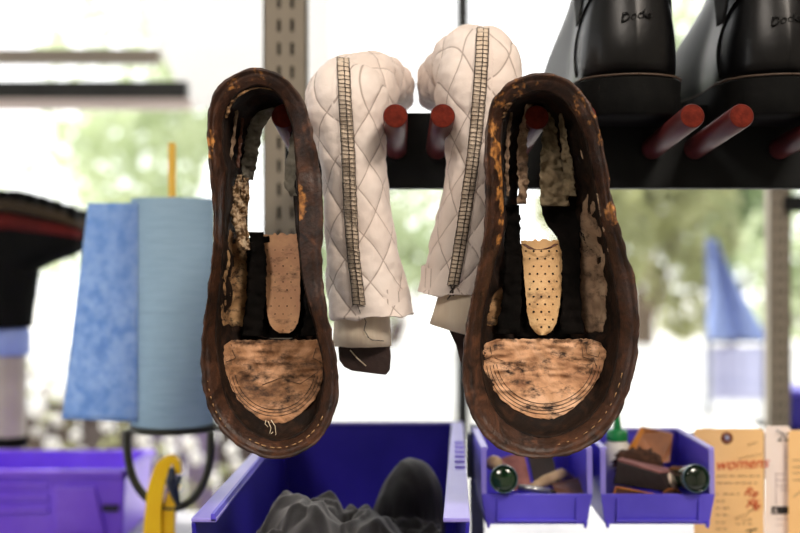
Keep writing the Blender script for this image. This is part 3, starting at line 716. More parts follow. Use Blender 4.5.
# ------------------------------------------------------------------ black boots
def make_boot(x, label, yaw, sx=1.0):
    base = Vector((x, .915, CZ + .1222))
    root = thing('leather_boot', label, 'boot', base, 'black polished boots on the pegs')
    L = .285
    R = Matrix.Rotation(yaw, 3, 'Z')
    def foot(yn):  # half width along the length
        return interp([(0, .0), (.01, .012), (.04, .027), (.1, .037), (.2, .0395), (.4, .036), (.6, .043), (.75, .048), (.88, .043), (.96, .028), (.99, .014), (1, 0)], yn)[0] * sx
    def ring(yb, yf, z, ws=1., n=36, grow=0., zf=None):
        pts = []
        for k in range(n + 1):
            a = PI * k / n; yn = (1 - math.cos(a)) / 2
            pts.append((foot(yn) if yf - yb > .2 else None, yn))
        half = []
        for h, yn in pts:
            if h is None or ws < 1:
                t = math.sin(math.acos(1 - 2 * yn)) ** .8 * .038 * sx
                f = foot(yn); k = min(1, max(0, (yf - yb - .11) / .15)); h = (t * (1 - k) + f * k) * ws
            half.append((h + grow * (1 if 0 < yn < 1 else 0), yb - grow + (yf - yb + 2 * grow) * yn))
        out = [(h, y) for h, y in half] + [(-h, y) for h, y in half[-2:0:-1]]
        return [root_p(Vector((h, y, z + (0 if zf is None else zf * y)))) for h, y in out]
    def root_p(v): return base + R @ v
    up = MB()
    up.loft([ring(-.000, .285, .029, .99), ring(-.003, .287, .036, 1.0), ring(-.005, .285, .052, .995), ring(-.004, .272, .066, .975), ring(-.001, .235, .082, .95), ring(.003, .175, .10, .97), ring(.005, .12, .12, .95),
             ring(.008, .122, .15, .93), ring(.006, .12, .18, .95), ring(.003, .122, .22, .98), ring(.0, .125, .26, 1.0), ring(.003, .122, .262, .97), ring(.006, .118, .24, .92)])
    u = up.build('upper', M['boot'], root, sub=1)
    bvb = bvh_of(u)
    so = MB(); so.loft([ring(-.004, .292, .018, 1.0, grow=.003), ring(-.004, .292, .030, 1.0, grow=.0035), ring(-.003, .291, .0315, 1.0, grow=.002)])
    so.build('midsole', M['boot_sole'], root, angle=50)
    def cut(y0, y1, z0, z1, g):
        a = MB(); rg = []
        for z, gg in ((z0, g - .0015), (z0 + .002, g), (z1, g)):
            full = ring(-.004, .292, z, 1.0, n=60, grow=gg)
            rg.append([root_p(Vector((max(-1, min(1, 1)) * 0, 0, 0))) * 0 + p for p in full])
        # clip along the length by clamping
        cl_ = []
        Ri = R.inverted()
        for r_ in rg:
            q = []
            for p in r_:
                v = Ri @ (p - base); v.y = max(y0 - .02 if y0 < .01 else y0, min(y1, v.y)); q.append(root_p(v))
            cl_.append(q)
        a.loft(cl_); return a
    cut(0, .075, 0, .0185, .003).build('heel_block', M['boot_sole'], root, angle=50)
    cut(.125, .3, .0035, .0185, .002).build('forefoot_sole', M['boot_sole'], root, angle=50)
    # rand edge line
    mb = MB(); rg = ring(-.004, .292, .0322, 1.0, grow=.0032); mb.tube(rg + rg[:1], .0009, 6); mb.build('rand_edge', M['boot_seam'], root)
    # counter seams, pull to both sides
    Ri = R.inverted()
    for sg in (-1, 1):
        pl = []
        for k in range(26):
            t = k / 25
            y = .045 + .012 * math.sin(t * PI) - .055 * t ** 2 + .012 * t; z = .038 + .075 * t
            o_ = root_p(Vector((sg * .12, y, z))); d_ = R @ Vector((-sg, 0, 0)); h = bvb.ray_cast(o_, d_)
            if h[0] is not None: pl.append(h[0] - d_ * .0004)
        if len(pl) > 3:
            mb = MB(); mb.tube(pl, .0009, 6); mb.tube([p + R @ Vector((0, -.003, .001)) for p in pl], .0004, 5); mb.build('counter_seam', M['boot_sole'], root)
        # elastic gore
        g = MB(); rows = []
        for k in range(14):
            z = .085 + .15 * k / 13; row = []
            for j in range(8):
                y = .045 + (.03 * min(1, .35 + k / 10)) * (j / 7 * 2 - 1) * .9 + .01
                o_ = root_p(Vector((sg * .12, y, z))); d_ = R @ Vector((-sg, 0, 0)); h = bvb.ray_cast(o_, d_)
                row.append((h[0] if h[0] is not None else root_p(Vector((sg * .03, y, z)))) - d_ * .0007)
            rows.append(row)
        g.loft(rows, cap=False, closed=False); g.build('elastic_gore', M['elastic'], root, solid=.0006)
    return root, bvb, base, R
b1, bv1, base1, R1 = make_boot(.191, 'black polished boot on the pegs, its whole heel in view, the left one', math.radians(.5), 1.06)
b2, bv2, base2, R2 = make_boot(.3135, 'black polished boot on the pegs, cut off by the right edge of the photo', math.radians(1.5), 1.06)
def emboss(root, bvh, px, py, size):
    d = hit(bvh, px + 10, py - 3, .0)
    text_mesh('embossed_logo', 'Docks', size, (P(px, py, d.y).x, d.y - .0002, P(px, py, d.y).z), M['boot'], root, shear=.3, roll=math.radians(-10), ext=.0007)
emboss(b1, bv1, 620, 22, .0105)
emboss(b2, bv2, 770, 26, .0105)

# ------------------------------------------------------------------ violet bins
def small_bin(x0, x1, label):
    """bin with open hopper front; local x across, front at y = 1.03"""
    yf, yb = 1.03, 1.152; zt = CZ - (449 - 266.5) * yf / F; zl = CZ - (493.5 - 266.5) * yf / F; zb = CZ - (524 - 266.5) * yf / F
    root = thing('hanging_parts_bin', label, 'bin', ((x0 + x1) / 2, (yf + yb) / 2, zb), 'violet bins hung on the rail')
    t = .0022; k = .0045
    mb = MB()
    mb.box((x0 + k, yf, zb), (x1 - k, yb, zb + t))
    mb.hexa([(x0 + k, yb - t, zb), (x1 - k, yb - t, zb), (x1 - k, yb, zb), (x0 + k, yb, zb), (x0 + .001, yb - t, zt), (x1 - .001, yb - t, zt), (x1 - .001, yb, zt), (x0 + .001, yb, zt)])
    for s, xa in ((1, x0), (-1, x1)):
        mb.hexa([(xa + s * k, yf, zb), (xa + s * (k + t), yf, zb), (xa + s * (k + t), yb, zb), (xa + s * k, yb, zb), (xa + s * .001, yf, zl), (xa + s * (.001 + t), yf, zl), (xa + s * (.001 + t), yb, zl), (xa + s * .001, yb, zl)])
        mb.hexa([(xa + s * .001, yf + .002, zl), (xa + s * (.001 + t), yf + .002, zl), (xa + s * (.001 + t), yb, zl), (xa + s * .001, yb, zl), (xa + s * .001, yf + .004, zt), (xa + s * (.001 + t), yf + .004, zt), (xa + s * (.001 + t), yb, zt), (xa + s * .001, yb, zt)])
    mb.build('tub', M['bin'], root, smooth=False, bevel=.0006)
    # front lip panel
    mb = MB()
    mb.hexa([(x0 + k, yf - .001, zb), (x1 - k, yf - .001, zb), (x1 - k, yf + t, zb), (x0 + k, yf + t, zb), (x0, yf - .004, zl), (x1, yf - .004, zl), (x1, yf - .002 + t, zl), (x0, yf - .002 + t, zl)])
    xa, xb = x0 + .014, x1 - .014; e = .0012
    for (a, b, c, d) in ((xa, xb, zb + .003, zb + .0045), (xa, xa + .0015, zb + .003, zl - .003), (xb - .0015, xb, zb + .003, zl - .003)):
        mb.box((a, yf - .0052, c), (b, yf - .001, d))
    for xx in (x0 + .0045, x1 - .0085): mb.hexa([(xx + .001, yf - .004, zb - .003), (xx + .003, yf - .004, zb - .003), (xx + .003, yf + .002, zb - .003), (xx + .001, yf + .002, zb - .003), (xx, yf - .005, zb + .003), (xx + .004, yf - .005, zb + .003), (xx + .004, yf + .002, zb + .003), (xx, yf + .002, zb + .003)])
    mb.build('front_lip', M['bin'], root, smooth=False, bevel=.0006)
    # pale rim
    mb = MB(); w = .0062
    mb.box((x0, yb - .004, zt - .001), (x1, yb + .001, zt + .002))
    for s, xx in ((1, x0), (-1, x1)):
        a, b = sorted((xx, xx + s * w))
        mb.box((a, yf, zt - .001), (b, yb - .004, zt + .0018))
        a, b = sorted((xx, xx + s * w * .8))
        mb.hexa([(a, yf - .003, zl), (b, yf - .003, zl), (b, yf, zl), (a, yf, zl), (a, yf - .001, zt), (b, yf - .001, zt), (b, yf + .002, zt), (a, yf + .002, zt)])
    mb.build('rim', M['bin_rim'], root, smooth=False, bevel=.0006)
    return root, (yf, yb, zt, zl, zb)
bin2, BD = small_bin(P(481, 0, 1.03).x, P(592, 0, 1.03).x, 'small violet plastic bin hung under the right shoe upper, holding dark scraps')
bin3, _ = small_bin(P(600, 0, 1.03).x, P(714, 0, 1.03).x, 'small violet plastic bin beside the manila tags, holding leather scraps and a bottle')
yf, yb, zt, zl, zb = BD
# rail they hang on
br = thing('hanging_rail', 'slate steel rail and upright that the violet bins hang on', 'rail', (.0775, 1.17, BT))
mb = MB(); mb.box((.07, 1.154, zt - .05), (.60, 1.160, zt - .004)); mb.build('rail', M['slate'], br, smooth=False, bevel=.001)
mb = MB(); mb.box((.0735, 1.161, BT), (.0865, 1.181, zt + .002)); mb.build('upright', M['slate'], br, smooth=False, bevel=.001); mb = MB(); mb.box((.50, 1.161, BT), (.52, 1.181, zt - .004)); mb.build('upright', M['slate'], br, smooth=False, bevel=.001)

# the long bin with the cloth
A = P(281, 424, 1.30); B = P(463, 424, 1.30); C = P(191, 524, .80); D = Vector((P(470, 524, .80).x, .80, C.z)); zt2 = A.z
root = thing('storage_bin', 'large blue violet bin below the left shoe upper, holding dark cloth', 'bin', (-.04, 1.05, BT))
def low(p, inx, iny): return Vector((p.x + inx, p.y + iny, BT))
A.z = B.z = C.z = D.z = zt2
cen = (A + B + C + D) / 4
t = .003
def wall(p, q, nrm, m_in):
    pl, ql = low(p, m_in * .01 * (1 if p.x < cen.x else -1), 0), low(q, m_in * .01 * (1 if q.x < cen.x else -1), 0)
    n = Vector(nrm) * t
    return [pl, ql, ql + n, pl + n, p, q, q + n, p + n]
mb = MB(); mb.hexa(wall(A, B, (0, -1, 0), 1)); mb.hexa(wall(C, D, (0, 1, 0), 1) if False else [low(C, .01, 0), low(D, -.01, 0), low(D, -.01, .003), low(C, .01, .003), Vector((C.x, C.y, zt2 - .09)), Vector((D.x, D.y, zt2 - .09)), Vector((D.x, D.y + .003, zt2 - .09)), Vector((C.x, C.y + .003, zt2 - .09))])
mb.hexa(wall(C, A, (1, 0, 0), 1)); mb.hexa(wall(D, B, (-1, 0, 0), 1))
mb.hexa([low(C, .01, 0), low(D, -.01, 0), low(B, -.01, 0), low(A, .01, 0)] + [v + Vector((0, 0, .003)) for v in (low(C, .01, 0), low(D, -.01, 0), low(B, -.01, 0), low(A, .01, 0))])
mb.build('tub', M['deep_bin'], root, smooth=False, bevel=.0008)
mb = MB(); up3 = Vector((0, 0, .003))
def strip(p, q, w0, w1):
    return [p, q, q + Vector((w1, 0, 0)), p + Vector((w0, 0, 0)), p + up3, q + up3, q + up3 + Vector((w1, 0, 0)), p + up3 + Vector((w0, 0, 0))]
mb.hexa(strip(C, A, .018, .012)); mb.hexa(strip(D, B, -.019, -.013)); mb.box((A.x, A.y - .006, zt2), (B.x, A.y, zt2 + .003))
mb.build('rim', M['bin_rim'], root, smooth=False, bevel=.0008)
mb = MB()
mb.hexa([C + Vector((.014, 0, .001)), A + Vector((.010, 0, .001)), A + Vector((.013, 0, .001)), C + Vector((.018, 0, .001)), C + Vector((.014, 0, .006)), A + Vector((.010, 0, .006)), A + Vector((.012, 0, .006)), C + Vector((.0165, 0, .006))])
mb.build('inner_ledge', M['bin'], root, smooth=False)
mb = MB()
for k in range(6):
    f = .40 + k * .055; p = D.lerp(B, f); mb = MB(); mb.box((p.x - .010, p.y, zt2 + .003), (p.x - .001, p.y + .006, zt2 + .005)); mb.build('grip_rib', M['bin_rim'], root, smooth=False)
# dark cloth in it
mb = MB(); rows = []
def ch(x, y):
    g = lambda cx, cy, sx, sy, h: h * math.exp(-((x - cx) / sx) ** 2 - ((y - cy) / sy) ** 2)
    def dome(cx, cy, rx, ry, h):
        e = 1 - ((x - cx) / rx) ** 2 - ((y - cy) / ry) ** 2
        return h * math.sqrt(e) if e > 0 else 0
    def fl(cx, cy, rx, ry, h):
        e = 1 - ((x - cx) / rx) ** 2 - ((y - cy) / ry) ** 2
        return h * e ** .22 if e > 0 else 0
    z = max(.02, fl(-.082, .95, .052, .12, .166), fl(-.03, .96, .05, .12, .152), fl(.015, 1.0, .055, .16, .135)) + dome(.007, 1.08, .038, .055, .050)
    n1 = min(1, 1.9 * abs(noise.noise(Vector((x * 22 + y * 9, y * 11 - x * 8, 1))))) ** .6; n2 = abs(noise.noise(Vector((x * 55 + y * 20, y * 26 - x * 20, 7)))) ** .7
    hm = dome(.007, 1.08, .042, .07, 1.); fo = 1 - .75 * min(1, hm * 1.6)
    n3 = (1 - abs(noise.noise(Vector((x * 26 - y * 14 + 5, y * 9 + x * 12, 3))))) ** 9
    n4 = (1 - abs(noise.noise(Vector((x * 34 + y * 26, y * 8 - x * 9, 11))))) ** 12
    return z - (1 - n1) * .016 * fo - (1 - n2) * .006 * fo + (n3 * .009 + n4 * .006) * max(.3, fo) - .003
NX, NY = 90, 130
for j in range(NY + 1):
    y = .83 + (1.24 - .83) * j / NY; row = []
    fx = (y - .80) / .5; xl = C.x + (A.x - C.x) * fx + .017; xr = D.x + (B.x - D.x) * fx - .016
    for i in range(NX + 1):
        x = xl + (xr - xl) * i / NX
        e = min(i, NX - i, j, NY - j); row.append(Vector((x, y, BT + .004 + max(0.002, ch(x, y)) * min(1, e / 4 + (.0 if e == 0 else .25)))))
    rows.append(row)
mb.loft(rows, cap=False, closed=False)
cl_ = mb.build('folded_cloth', M['cloth'], None, solid=.002, soff=0, sub=1)
tag(cl_, 'crumpled dark grey cloth heaped in the large blue violet bin', 'cloth')

# contents of the small bins
def cyl_thing(name, label, cat, a, b, r, m, end=None, group=None, parts=None):
    pass
def bottle_end(label, px, py, tilt):
    r = .0122; c = P(px, py, 1.022); root = thing('glass_bottle', label, 'bottle', c, 'dark glass bottles lying in the small bins')
    d = Vector((tilt, 1, -.18)).normalized(); u = d.cross(Vector((1, 0, 0))).normalized(); s = d.cross(u)
    def ring(o, rr): return [c + d * o + u * rr * math.cos(2 * PI * j / 32) + s * rr * math.sin(2 * PI * j / 32) for j in range(32)]
    mb = MB(); mb.loft([ring(.004, .0105), ring(.002, .0118), ring(.012, r), ring(.045, r), ring(.056, .0075), ring(.07, .006), ring(.085, .006)]); mb.build('bottle_body', M['glass_green'], root, angle=40)
    mb = MB(); mb.loft([ring(.0035, .0116), ring(0.001, .0118), ring(-.0003, .0123), ring(.001, .0129), ring(.005, .0130), ring(.008, r)], cap=False); mb.build('bottom_rim', M['glass_rim'], root)
    mb = MB(); rr = []
    for o, k in ((.0035, .0117), (.002, .0108), (.0005, .008), (-.0002, .002)): rr.append(ring(o, k))
    mb.loft(rr); mb.build('bottle_base', M['glass_green'], root)
    return root
bottle_end('dark green glass bottle lying in the bin under the right shoe upper', 504, 479, .03)
bottle_end('dark green glass bottle lying across the corner of the bin by the tags', 697, 478.5, -.16)

def slab(name, label, cat, pts, depth, m, edge=None, group=None, warp=.002):
    """leather piece: outline in pixels with own depth per corner, real thickness"""
    root = thing(name, label, cat, P(*pts[0]), group)
    mb = MB(); c = cr([list(P(*p)) for p in pts], 4 * len(pts) * 2)
    # keep corners readable: plain linear outline
    out = []
    for i in range(len(pts)):
        a, b = P(*pts[i]), P(*pts[(i + 1) % len(pts)])
        for k in range(5): q = a.lerp(b, k / 5); q.y += fb(q, 60, warp); out.append(q)
    mb.prism(out, depth); mb.build('leather_face', m, root, smooth=False, bevel=.0005)
    if edge:
        mb = MB(); mb.tube(out + out[:1], .0008, 5); mb.build('cut_edge', edge, root)
    return root
slab('leather_scrap', 'tan leather piece standing at the back of the bin by the tags', 'leather scrap', [(643, 427, 1.125), (673, 434, 1.12), (670, 462, 1.11), (628, 470, 1.10), (624, 458, 1.12)], (0, .008, .0), M['tan_leather'], None, 'leather scraps in the small bins')
slab('leather_strip', 'orange leather strip leaning against the tan piece', 'leather scrap', [(641, 428, 1.112), (645, 430, 1.108), (627, 466, 1.095), (618, 468, 1.10)], (0, .004, 0), M['orange_edge'], None, 'leather scraps in the small bins')
rt = thing('bristle_pad', 'round fuzzy brown pad among the leather scraps by the tags', 'pad', P(637, 470, 1.085))
mb = MB(); mb.ball(P(637, 463, 1.09), (.023, .012, .013), 28, 16)
for v in mb.v: v += (v - P(637, 463, 1.09)) * fb(v, 300, .5)
mb.build('bristles', M['fuzzy'], rt)
rt = thing('suede_block', 'dark block with burgundy suede top among the scraps by the tags', 'block', P(640, 488, 1.05))
q = [P(613, 484, 1.045), P(672, 493, 1.040), P(683, 492, 1.075), P(625, 484, 1.09), P(617, 461, 1.045), P(660, 474, 1.040), P(681, 473, 1.075), P(622, 459, 1.09)]
mb = MB(); mb.hexa(q); mb.build('block_body', M['dark_scrap'], rt, smooth=False, bevel=.001)
mb = MB(); tp = [Vector(v) for v in q[4:]]; up2 = Vector((0, 0, .002)); mb.hexa(tp + [v + up2 for v in tp]); mb.build('suede_top', M['burgundy'], rt, smooth=False, bevel=.0008)
slab('leather_scrap', 'thin brown leather offcut with orange cut edge inside the bin by the tags', 'leather scrap', [(612, 500, 1.036), (616, 487, 1.036), (664, 496, 1.036), (664, 502, 1.036)], (0, .002, 0), M['brown_scrap'], M['orange_edge'], 'leather scraps in the small bins', .0)
slab('leather_scrap', 'small curved brown leather offcut beside the cream ball', 'leather scrap', [(662, 500, 1.036), (663, 493, 1.036), (669, 489, 1.036), (676, 489, 1.036), (681, 493, 1.036), (682, 500, 1.036)], (0, .002, 0), M['brown_scrap'], M['tan_leather'], 'leather scraps in the small bins', .0)
mb = MB(); mb.ball(P(671, 483, 1.056), .0098, 24, 16); o = mb.build('wooden_ball', M['cream']); tag(o, 'small cream ball next to the green bottle in the bin by the tags', 'ball')
# squeeze bottle with green cap
c = P(612, 480, 1.11); rt = thing('squeeze_bottle', 'white plastic bottle with green cap at the back of the bin by the tags', 'bottle', (c.x, c.y, zb + .004))
cx, cy = P(613, 450, 1.12).x + .004, 1.120
def cring(z, r, n=32): return [Vector((cx + r * math.cos(2 * PI * j / n), cy + r * math.sin(2 * PI * j / n), z)) for j in range(n)]
zc = CZ - (440 - 266.5) * 1.12 / F
mb = MB(); mb.loft([cring(zb + .003, .0125), cring(zb + .004, .0135), cring(zc - .012, .0135), cring(zc - .005, .0125), cring(zc, .009)]); mb.build('bottle_body', M['white_plastic'], rt, angle=50)
mb = MB(); mb.loft([cring(zc, .0105), cring(zc + .008, .0103), cring(zc + .010, .009), cring(zc + .011, .0045), cring(zc + .026, .0025)])
mb.build('bottle_cap', M['green_cap'], rt, angle=50)
# under the right shoe: scraps
slab('leather_scrap', 'reddish brown scrap standing in the bin under the right shoe upper', 'leather scrap', [(497, 460, 1.09), (524, 452, 1.10), (532, 488, 1.07), (505, 492, 1.06)], (0, .004, 0), M['burgundy'], None, 'leather scraps in the small bins')
slab('leather_scrap', 'near black leather scrap leaning behind the wrapped stick', 'leather scrap', [(528, 456, 1.10), (552, 454, 1.105), (560, 485, 1.07), (535, 488, 1.065)], (0, .005, 0), M['dark_scrap'], None, 'leather scraps in the small bins')
slab('leather_scrap', 'dark brown leather scrap lying at the right wall of the bin under the shoe upper', 'leather scrap', [(552, 484, 1.06), (580, 478, 1.09), (584, 494, 1.05), (556, 497, 1.045)], (0, .004, 0), M['brown_scrap'], None, 'leather scraps in the small bins')
rt = thing('wrapped_stick', 'tan paper wrapped stick lying over the metal tool', 'stick', P(530, 488, 1.07)); mb = MB(); mb.tube([P(530, 488, 1.055), P(545, 481, 1.07), P(562, 474, 1.09), P(572, 478, 1.10)], [.003, .0055, .0055, .003], 10); mb.build('paper_wrap', M['paper_tan'], rt)
rt = thing('metal_tool', 'silver hand tool lying at the front of the bin under the shoe upper', 'tool', P(518, 486, 1.04))
mb = MB(); mb.tube([P(518, 487, 1.042), P(550, 491, 1.042)], .0028, 12); mb.build('shank', M['silver'], rt); mb = MB(); mb.tube([P(550, 491, 1.042), P(556, 492.5, 1.044)], [.0026, .001], 12); mb.build('tip', M['dark_scrap'], rt)
mb = MB(); mb.ball(P(494, 463, 1.06), (.008, .008, .007), 16, 10); o = mb.build('cork_stub', M['paper_tan']); tag(o, 'small tan cork stub in the left corner of the bin under the shoe upper', 'cork')

# ------------------------------------------------------------------ tags
def card(label, xl, xr, yt, d, m, hole=None, yb_=572):
    root = thing('repair_tag', label, 'tag', P((xl + xr) / 2, yt, d), 'repair tags hanging right of the bins')
    mb = MB(); a, b = P(xl, yt, d), P(xr, yb_, d); e = .003
    mb.prism([(a.x + e, d, a.z), (b.x - e, d, a.z), (b.x, d, a.z - e), (b.x, d, b.z), (a.x, d, b.z), (a.x, d, a.z - e)], (0, .0006, 0)); mb.build('card', m, root, smooth=False)
    return root
def strokes(root, name, pls, d, m, r=.0004):
    mb = MB()
    for pl in pls: mb.tube([P(x, y, d) for x, y in pl], r, 5)
    return mb.build(name, m, root)
t1 = card('manila repair tag with brown eyelet and red handwriting', 694, 764, 428.5, 1.118, M['manila'])
dT = 1.1176
c = P(727, 438, dT)
mb = MB(); rg = lambda r, o: [Vector((c.x + r * math.cos(2 * PI * j / 32), dT + o, c.z + r * math.sin(2 * PI * j / 32))) for j in range(32)]
mb.loft([rg(.0028, 0), rg(.0032, -.0006), rg(.0048, -.0008), rg(.0058, -.0003), rg(.006, .0002)], cap=False); mb.build('eyelet', M['eyelet'], t1)
mb = MB(); mb.loft([rg(.0027, -.0001), rg(.0005, -.0002)], cap=True); mb.build('eyelet_hole', M['lavender'], t1)
text_mesh('red_writing', 'womens', .0155, P(715, 470, dT - .0003), M['ink_red'], t1, shear=.4, roll=math.radians(-3), ext=.0002)
text_mesh('red_writing', 'Re', .0125, P(743, 495, dT - .0003), M['ink_red'], t1, shear=.4, roll=math.radians(10))
text_mesh('red_writing', 'Pe', .0135, P(745, 507, dT - .0003), M['ink_red'], t1, shear=.4, roll=math.radians(15))
strokes(t1, 'red_check', [[(748, 500), (753, 506), (759, 500)]], dT - .0003, M['ink_red'], .0005)
ln = []
for k, (y, x0, x1) in enumerate([(476, 717, 760), (483, 717, 757), (494, 716, 742), (501, 716, 727), (508, 716, 729), (515, 716, 730), (522.5, 716, 726), (524, 736, 752), (529, 716, 727), (536, 715, 733)]):
    x = x0
    while x < x1: ln.append([(x, y), (min(x + random.uniform(2.5, 6), x1), y)]); x += random.uniform(5, 8)
strokes(t1, 'printed_lines', ln, dT - .0001, M['ink_grey'], .00045)
wob = lambda x0, y0, x1, y1, a, n: [(x0 + (x1 - x0) * i / n, y0 + (y1 - y0) * i / n + (a if i % 2 else -a)) for i in range(n + 1)]
strokes(t1, 'pencil_writing', [wob(748, 445, 757, 442, 1.2, 6), wob(738, 459, 762, 454, 1.6, 10), wob(748, 512, 758, 507, 1, 6), wob(735, 519, 748, 514, 2, 8), wob(742, 521, 752, 519, 1, 5)], dT - .0001, M['ink_grey'], .0003)
strokes(t1, 'black_writing', [[(746, 531), (757, 529)], [(751, 530), (751, 536)]], dT - .0001, M['ink_black'], .0006)
t2 = card('off white repair tag with black handwritten 20, between two manila tags', 765, 791, 426, 1.125, M['white_card'])
text_mesh('black_writing', '20', .0125, P(776.5, 441, 1.1246), M['ink_black'], t2, shear=.3, ext=.0002)
mb = MB(); a, b = P(771.5, 506.5, 1.1246), P(791, 514, 1.1246); mb.box((a.x, 1.1243, b.z), (b.x, 1.1249, a.z)); mb.build('black_band', M['ink_black'], t2, smooth=False)
text_mesh('band_letter', 'a', .008, P(774, 512.5, 1.1241), M['white_card'], t2)
strokes(t2, 'printed_lines', [[(x, y), (x2, y)] for y, x, x2 in [(474, 776, 786), (480, 776, 789), (486, 776, 788), (490, 780, 789), (457, 786, 788), (519, 776, 789), (525, 776, 784)]] + [[(776, 473), (776, 505)], [(786, 446), (786, 470)]], 1.1246, M['ink_lilac'], .0003)
t3 = card('manila repair tag cut off by the right edge of the photo', 788.5, 850, 430, 1.117, M['manila'])
strokes(t3, 'printed_lines', [[(x, y), (x2, y)] for y, x, x2 in [(460, 793, 806), (467, 793, 808), (473, 793, 806), (480, 793, 810)]] + [wob(793, 497, 800, 492, 1, 4)], 1.1166, M['ink_grey'], .0004)
# pins the tags hang on
for r_, (px, py, d) in ((t1, (727, 436, 1.112)), (t2, (779, 431, 1.12)), (t3, (815, 438, 1.112))):
    mb = MB(); mb.tube([P(px, py, d), P(px, py, d) + Vector((0, 1.153 - d, 0))], .0009, 8); mb.build('hanging_pin', M['silver'], r_)

# ------------------------------------------------------------------ blue paper roll
DR = 1.24
xc, rr = (P(132, 0, DR).x + P(214, 0, DR).x) / 2, (P(214, 0, DR).x - P(132, 0, DR).x) / 2
ztop = P(0, 197, DR - rr).z; zbot = P(0, 429, DR - rr).z
root = thing('paper_roll', 'upright roll of blue paper towel with a loose sheet, left of the shoe uppers', 'paper roll', (xc, DR, zbot))
def rring(z, r, n=64): return [Vector((xc + r * math.cos(2 * PI * j / n), DR + r * math.sin(2 * PI * j / n), z)) for j in range(n)]
mb = MB(); rings = [rring(zbot, .02)] + [rring(zbot + (ztop - zbot) * k / 60, rr * (1 + .004 * math.sin(k * 2.1))) for k in range(61)] + [rring(ztop, .02)]
mb.loft(rings + rings[:1], cap=False); mb.build('rolled_paper', M['blue_roll'], root, angle=50)
mb = MB(); rows = []
for j in range(33):
    v = j / 32; row = []
    for i in range(25):
        u = i / 24
        xr_ = 138 + 0 * v; xl_ = 88 - 26 * v
        p = P(xl_ + (xr_ - xl_) * u, 203 + (218 + 3 * u - 2) * v, DR - rr * .75 + .01 * (1 - u) + .004 * math.sin(u * 4 + v * 3) * (1 - u))
        row.append(p)
    rows.append(row)
mb.loft(rows, cap=False, closed=False); mb.build('loose_sheet', M['blue_sheet'], root, solid=.0006)
root = thing('roll_holder', 'dark metal roll holder with a hanging loop and yellow rod, under the blue paper roll', 'roll holder', (xc, DR, zbot - .008))
mb = MB(); mb.loft([rring(zbot - .007, rr * .98), rring(zbot - .007, rr * 1.06), rring(zbot - .001, rr * 1.06), rring(zbot - .001, rr * .9)])
mb.box((xc + .03, DR - .012, zbot - .007), (P(263, 0, 1.33).x + .01, DR + .006, zbot - .002)); mb.box((P(263, 0, 1.33).x - .002, DR - .012, zbot - .007), (P(263, 0, 1.33).x + .012, 1.329, zbot - .002))
mb.build('base_plate', M['holder'], root, angle=40)
dl = DR - rr
loop = [(127, 430), (127, 445), (129, 463), (135, 482), (146, 497), (160, 506), (174, 508), (188, 503), (199, 491), (207, 474), (210, 455), (211, 432)]
mb = MB(); mb.tube([P(q[0], q[1], dl) for q in cr([list(p) for p in loop], 60, closed=False)], .0044, 10); mb.build('loop', M['holder'], root)
mb = MB(); px_ = P(172, 0, DR).x; mb.tube([(px_, DR, zbot - .004), (px_, DR, P(0, 143, DR).z)], .0042, 12); mb.build('rod', M['yellow_rod'], root)
# yellow clamp over the loop
root = thing('spring_clamp', 'yellow plastic clamp hooked over the metal loop under the paper roll', 'clamp', P(160, 560, dl - .01))
def band(pts, w, th):
    mb = MB(); c = cr([list(p) for p in pts], 50, closed=False); rings = []
    for i, q in enumerate(c):
        a = c[max(0, i - 1)]; b = c[min(len(c) - 1, i + 1)]; tx, ty = b[0] - a[0], b[1] - a[1]; l = math.hypot(tx, ty) or 1
        nx, ny = -ty / l, tx / l; h = q[2]
        p0 = P(q[0] + nx * h, q[1] + ny * h, q[3]); p1 = P(q[0] - nx * h, q[1] - ny * h, q[3])
        rings.append([p0, p1, p1 + Vector((0, w, 0)), p0 + Vector((0, w, 0))])
    return mb.loft(rings)
band([(152, 600, 8, dl - .012), (152, 540, 9, dl - .012), (153, 510, 8, dl - .012), (156, 488, 8, dl - .012), (162, 468, 7, dl - .012), (170, 460, 4.5, dl - .012), (176, 463, 3.5, dl - .012), (178, 474, 3, dl - .012)], .012, 0).build('front_jaw', M['yellow'], root, bevel=.001, angle=40)
band([(170, 600, 5, dl - .004), (168, 540, 6, dl - .004), (169, 510, 6, dl - .004), (172, 495, 5, dl - .004), (176, 485, 4, dl - .004)], .010, 0).build('rear_jaw', M['yellow'], root, bevel=.001, angle=40)
mb = MB(); mb.tube([P(172, 468, dl - .02), P(171, 482, dl - .02), P(175, 494, dl - .02), P(178, 504, dl - .016)], [.003, .0055, .005, .003], 10); mb.tube([P(180, 476, dl - .018), P(176, 486, dl - .022), P(170, 490, dl - .02)], .003, 8)
mb.build('grip_cord', M['blue_black'], root)

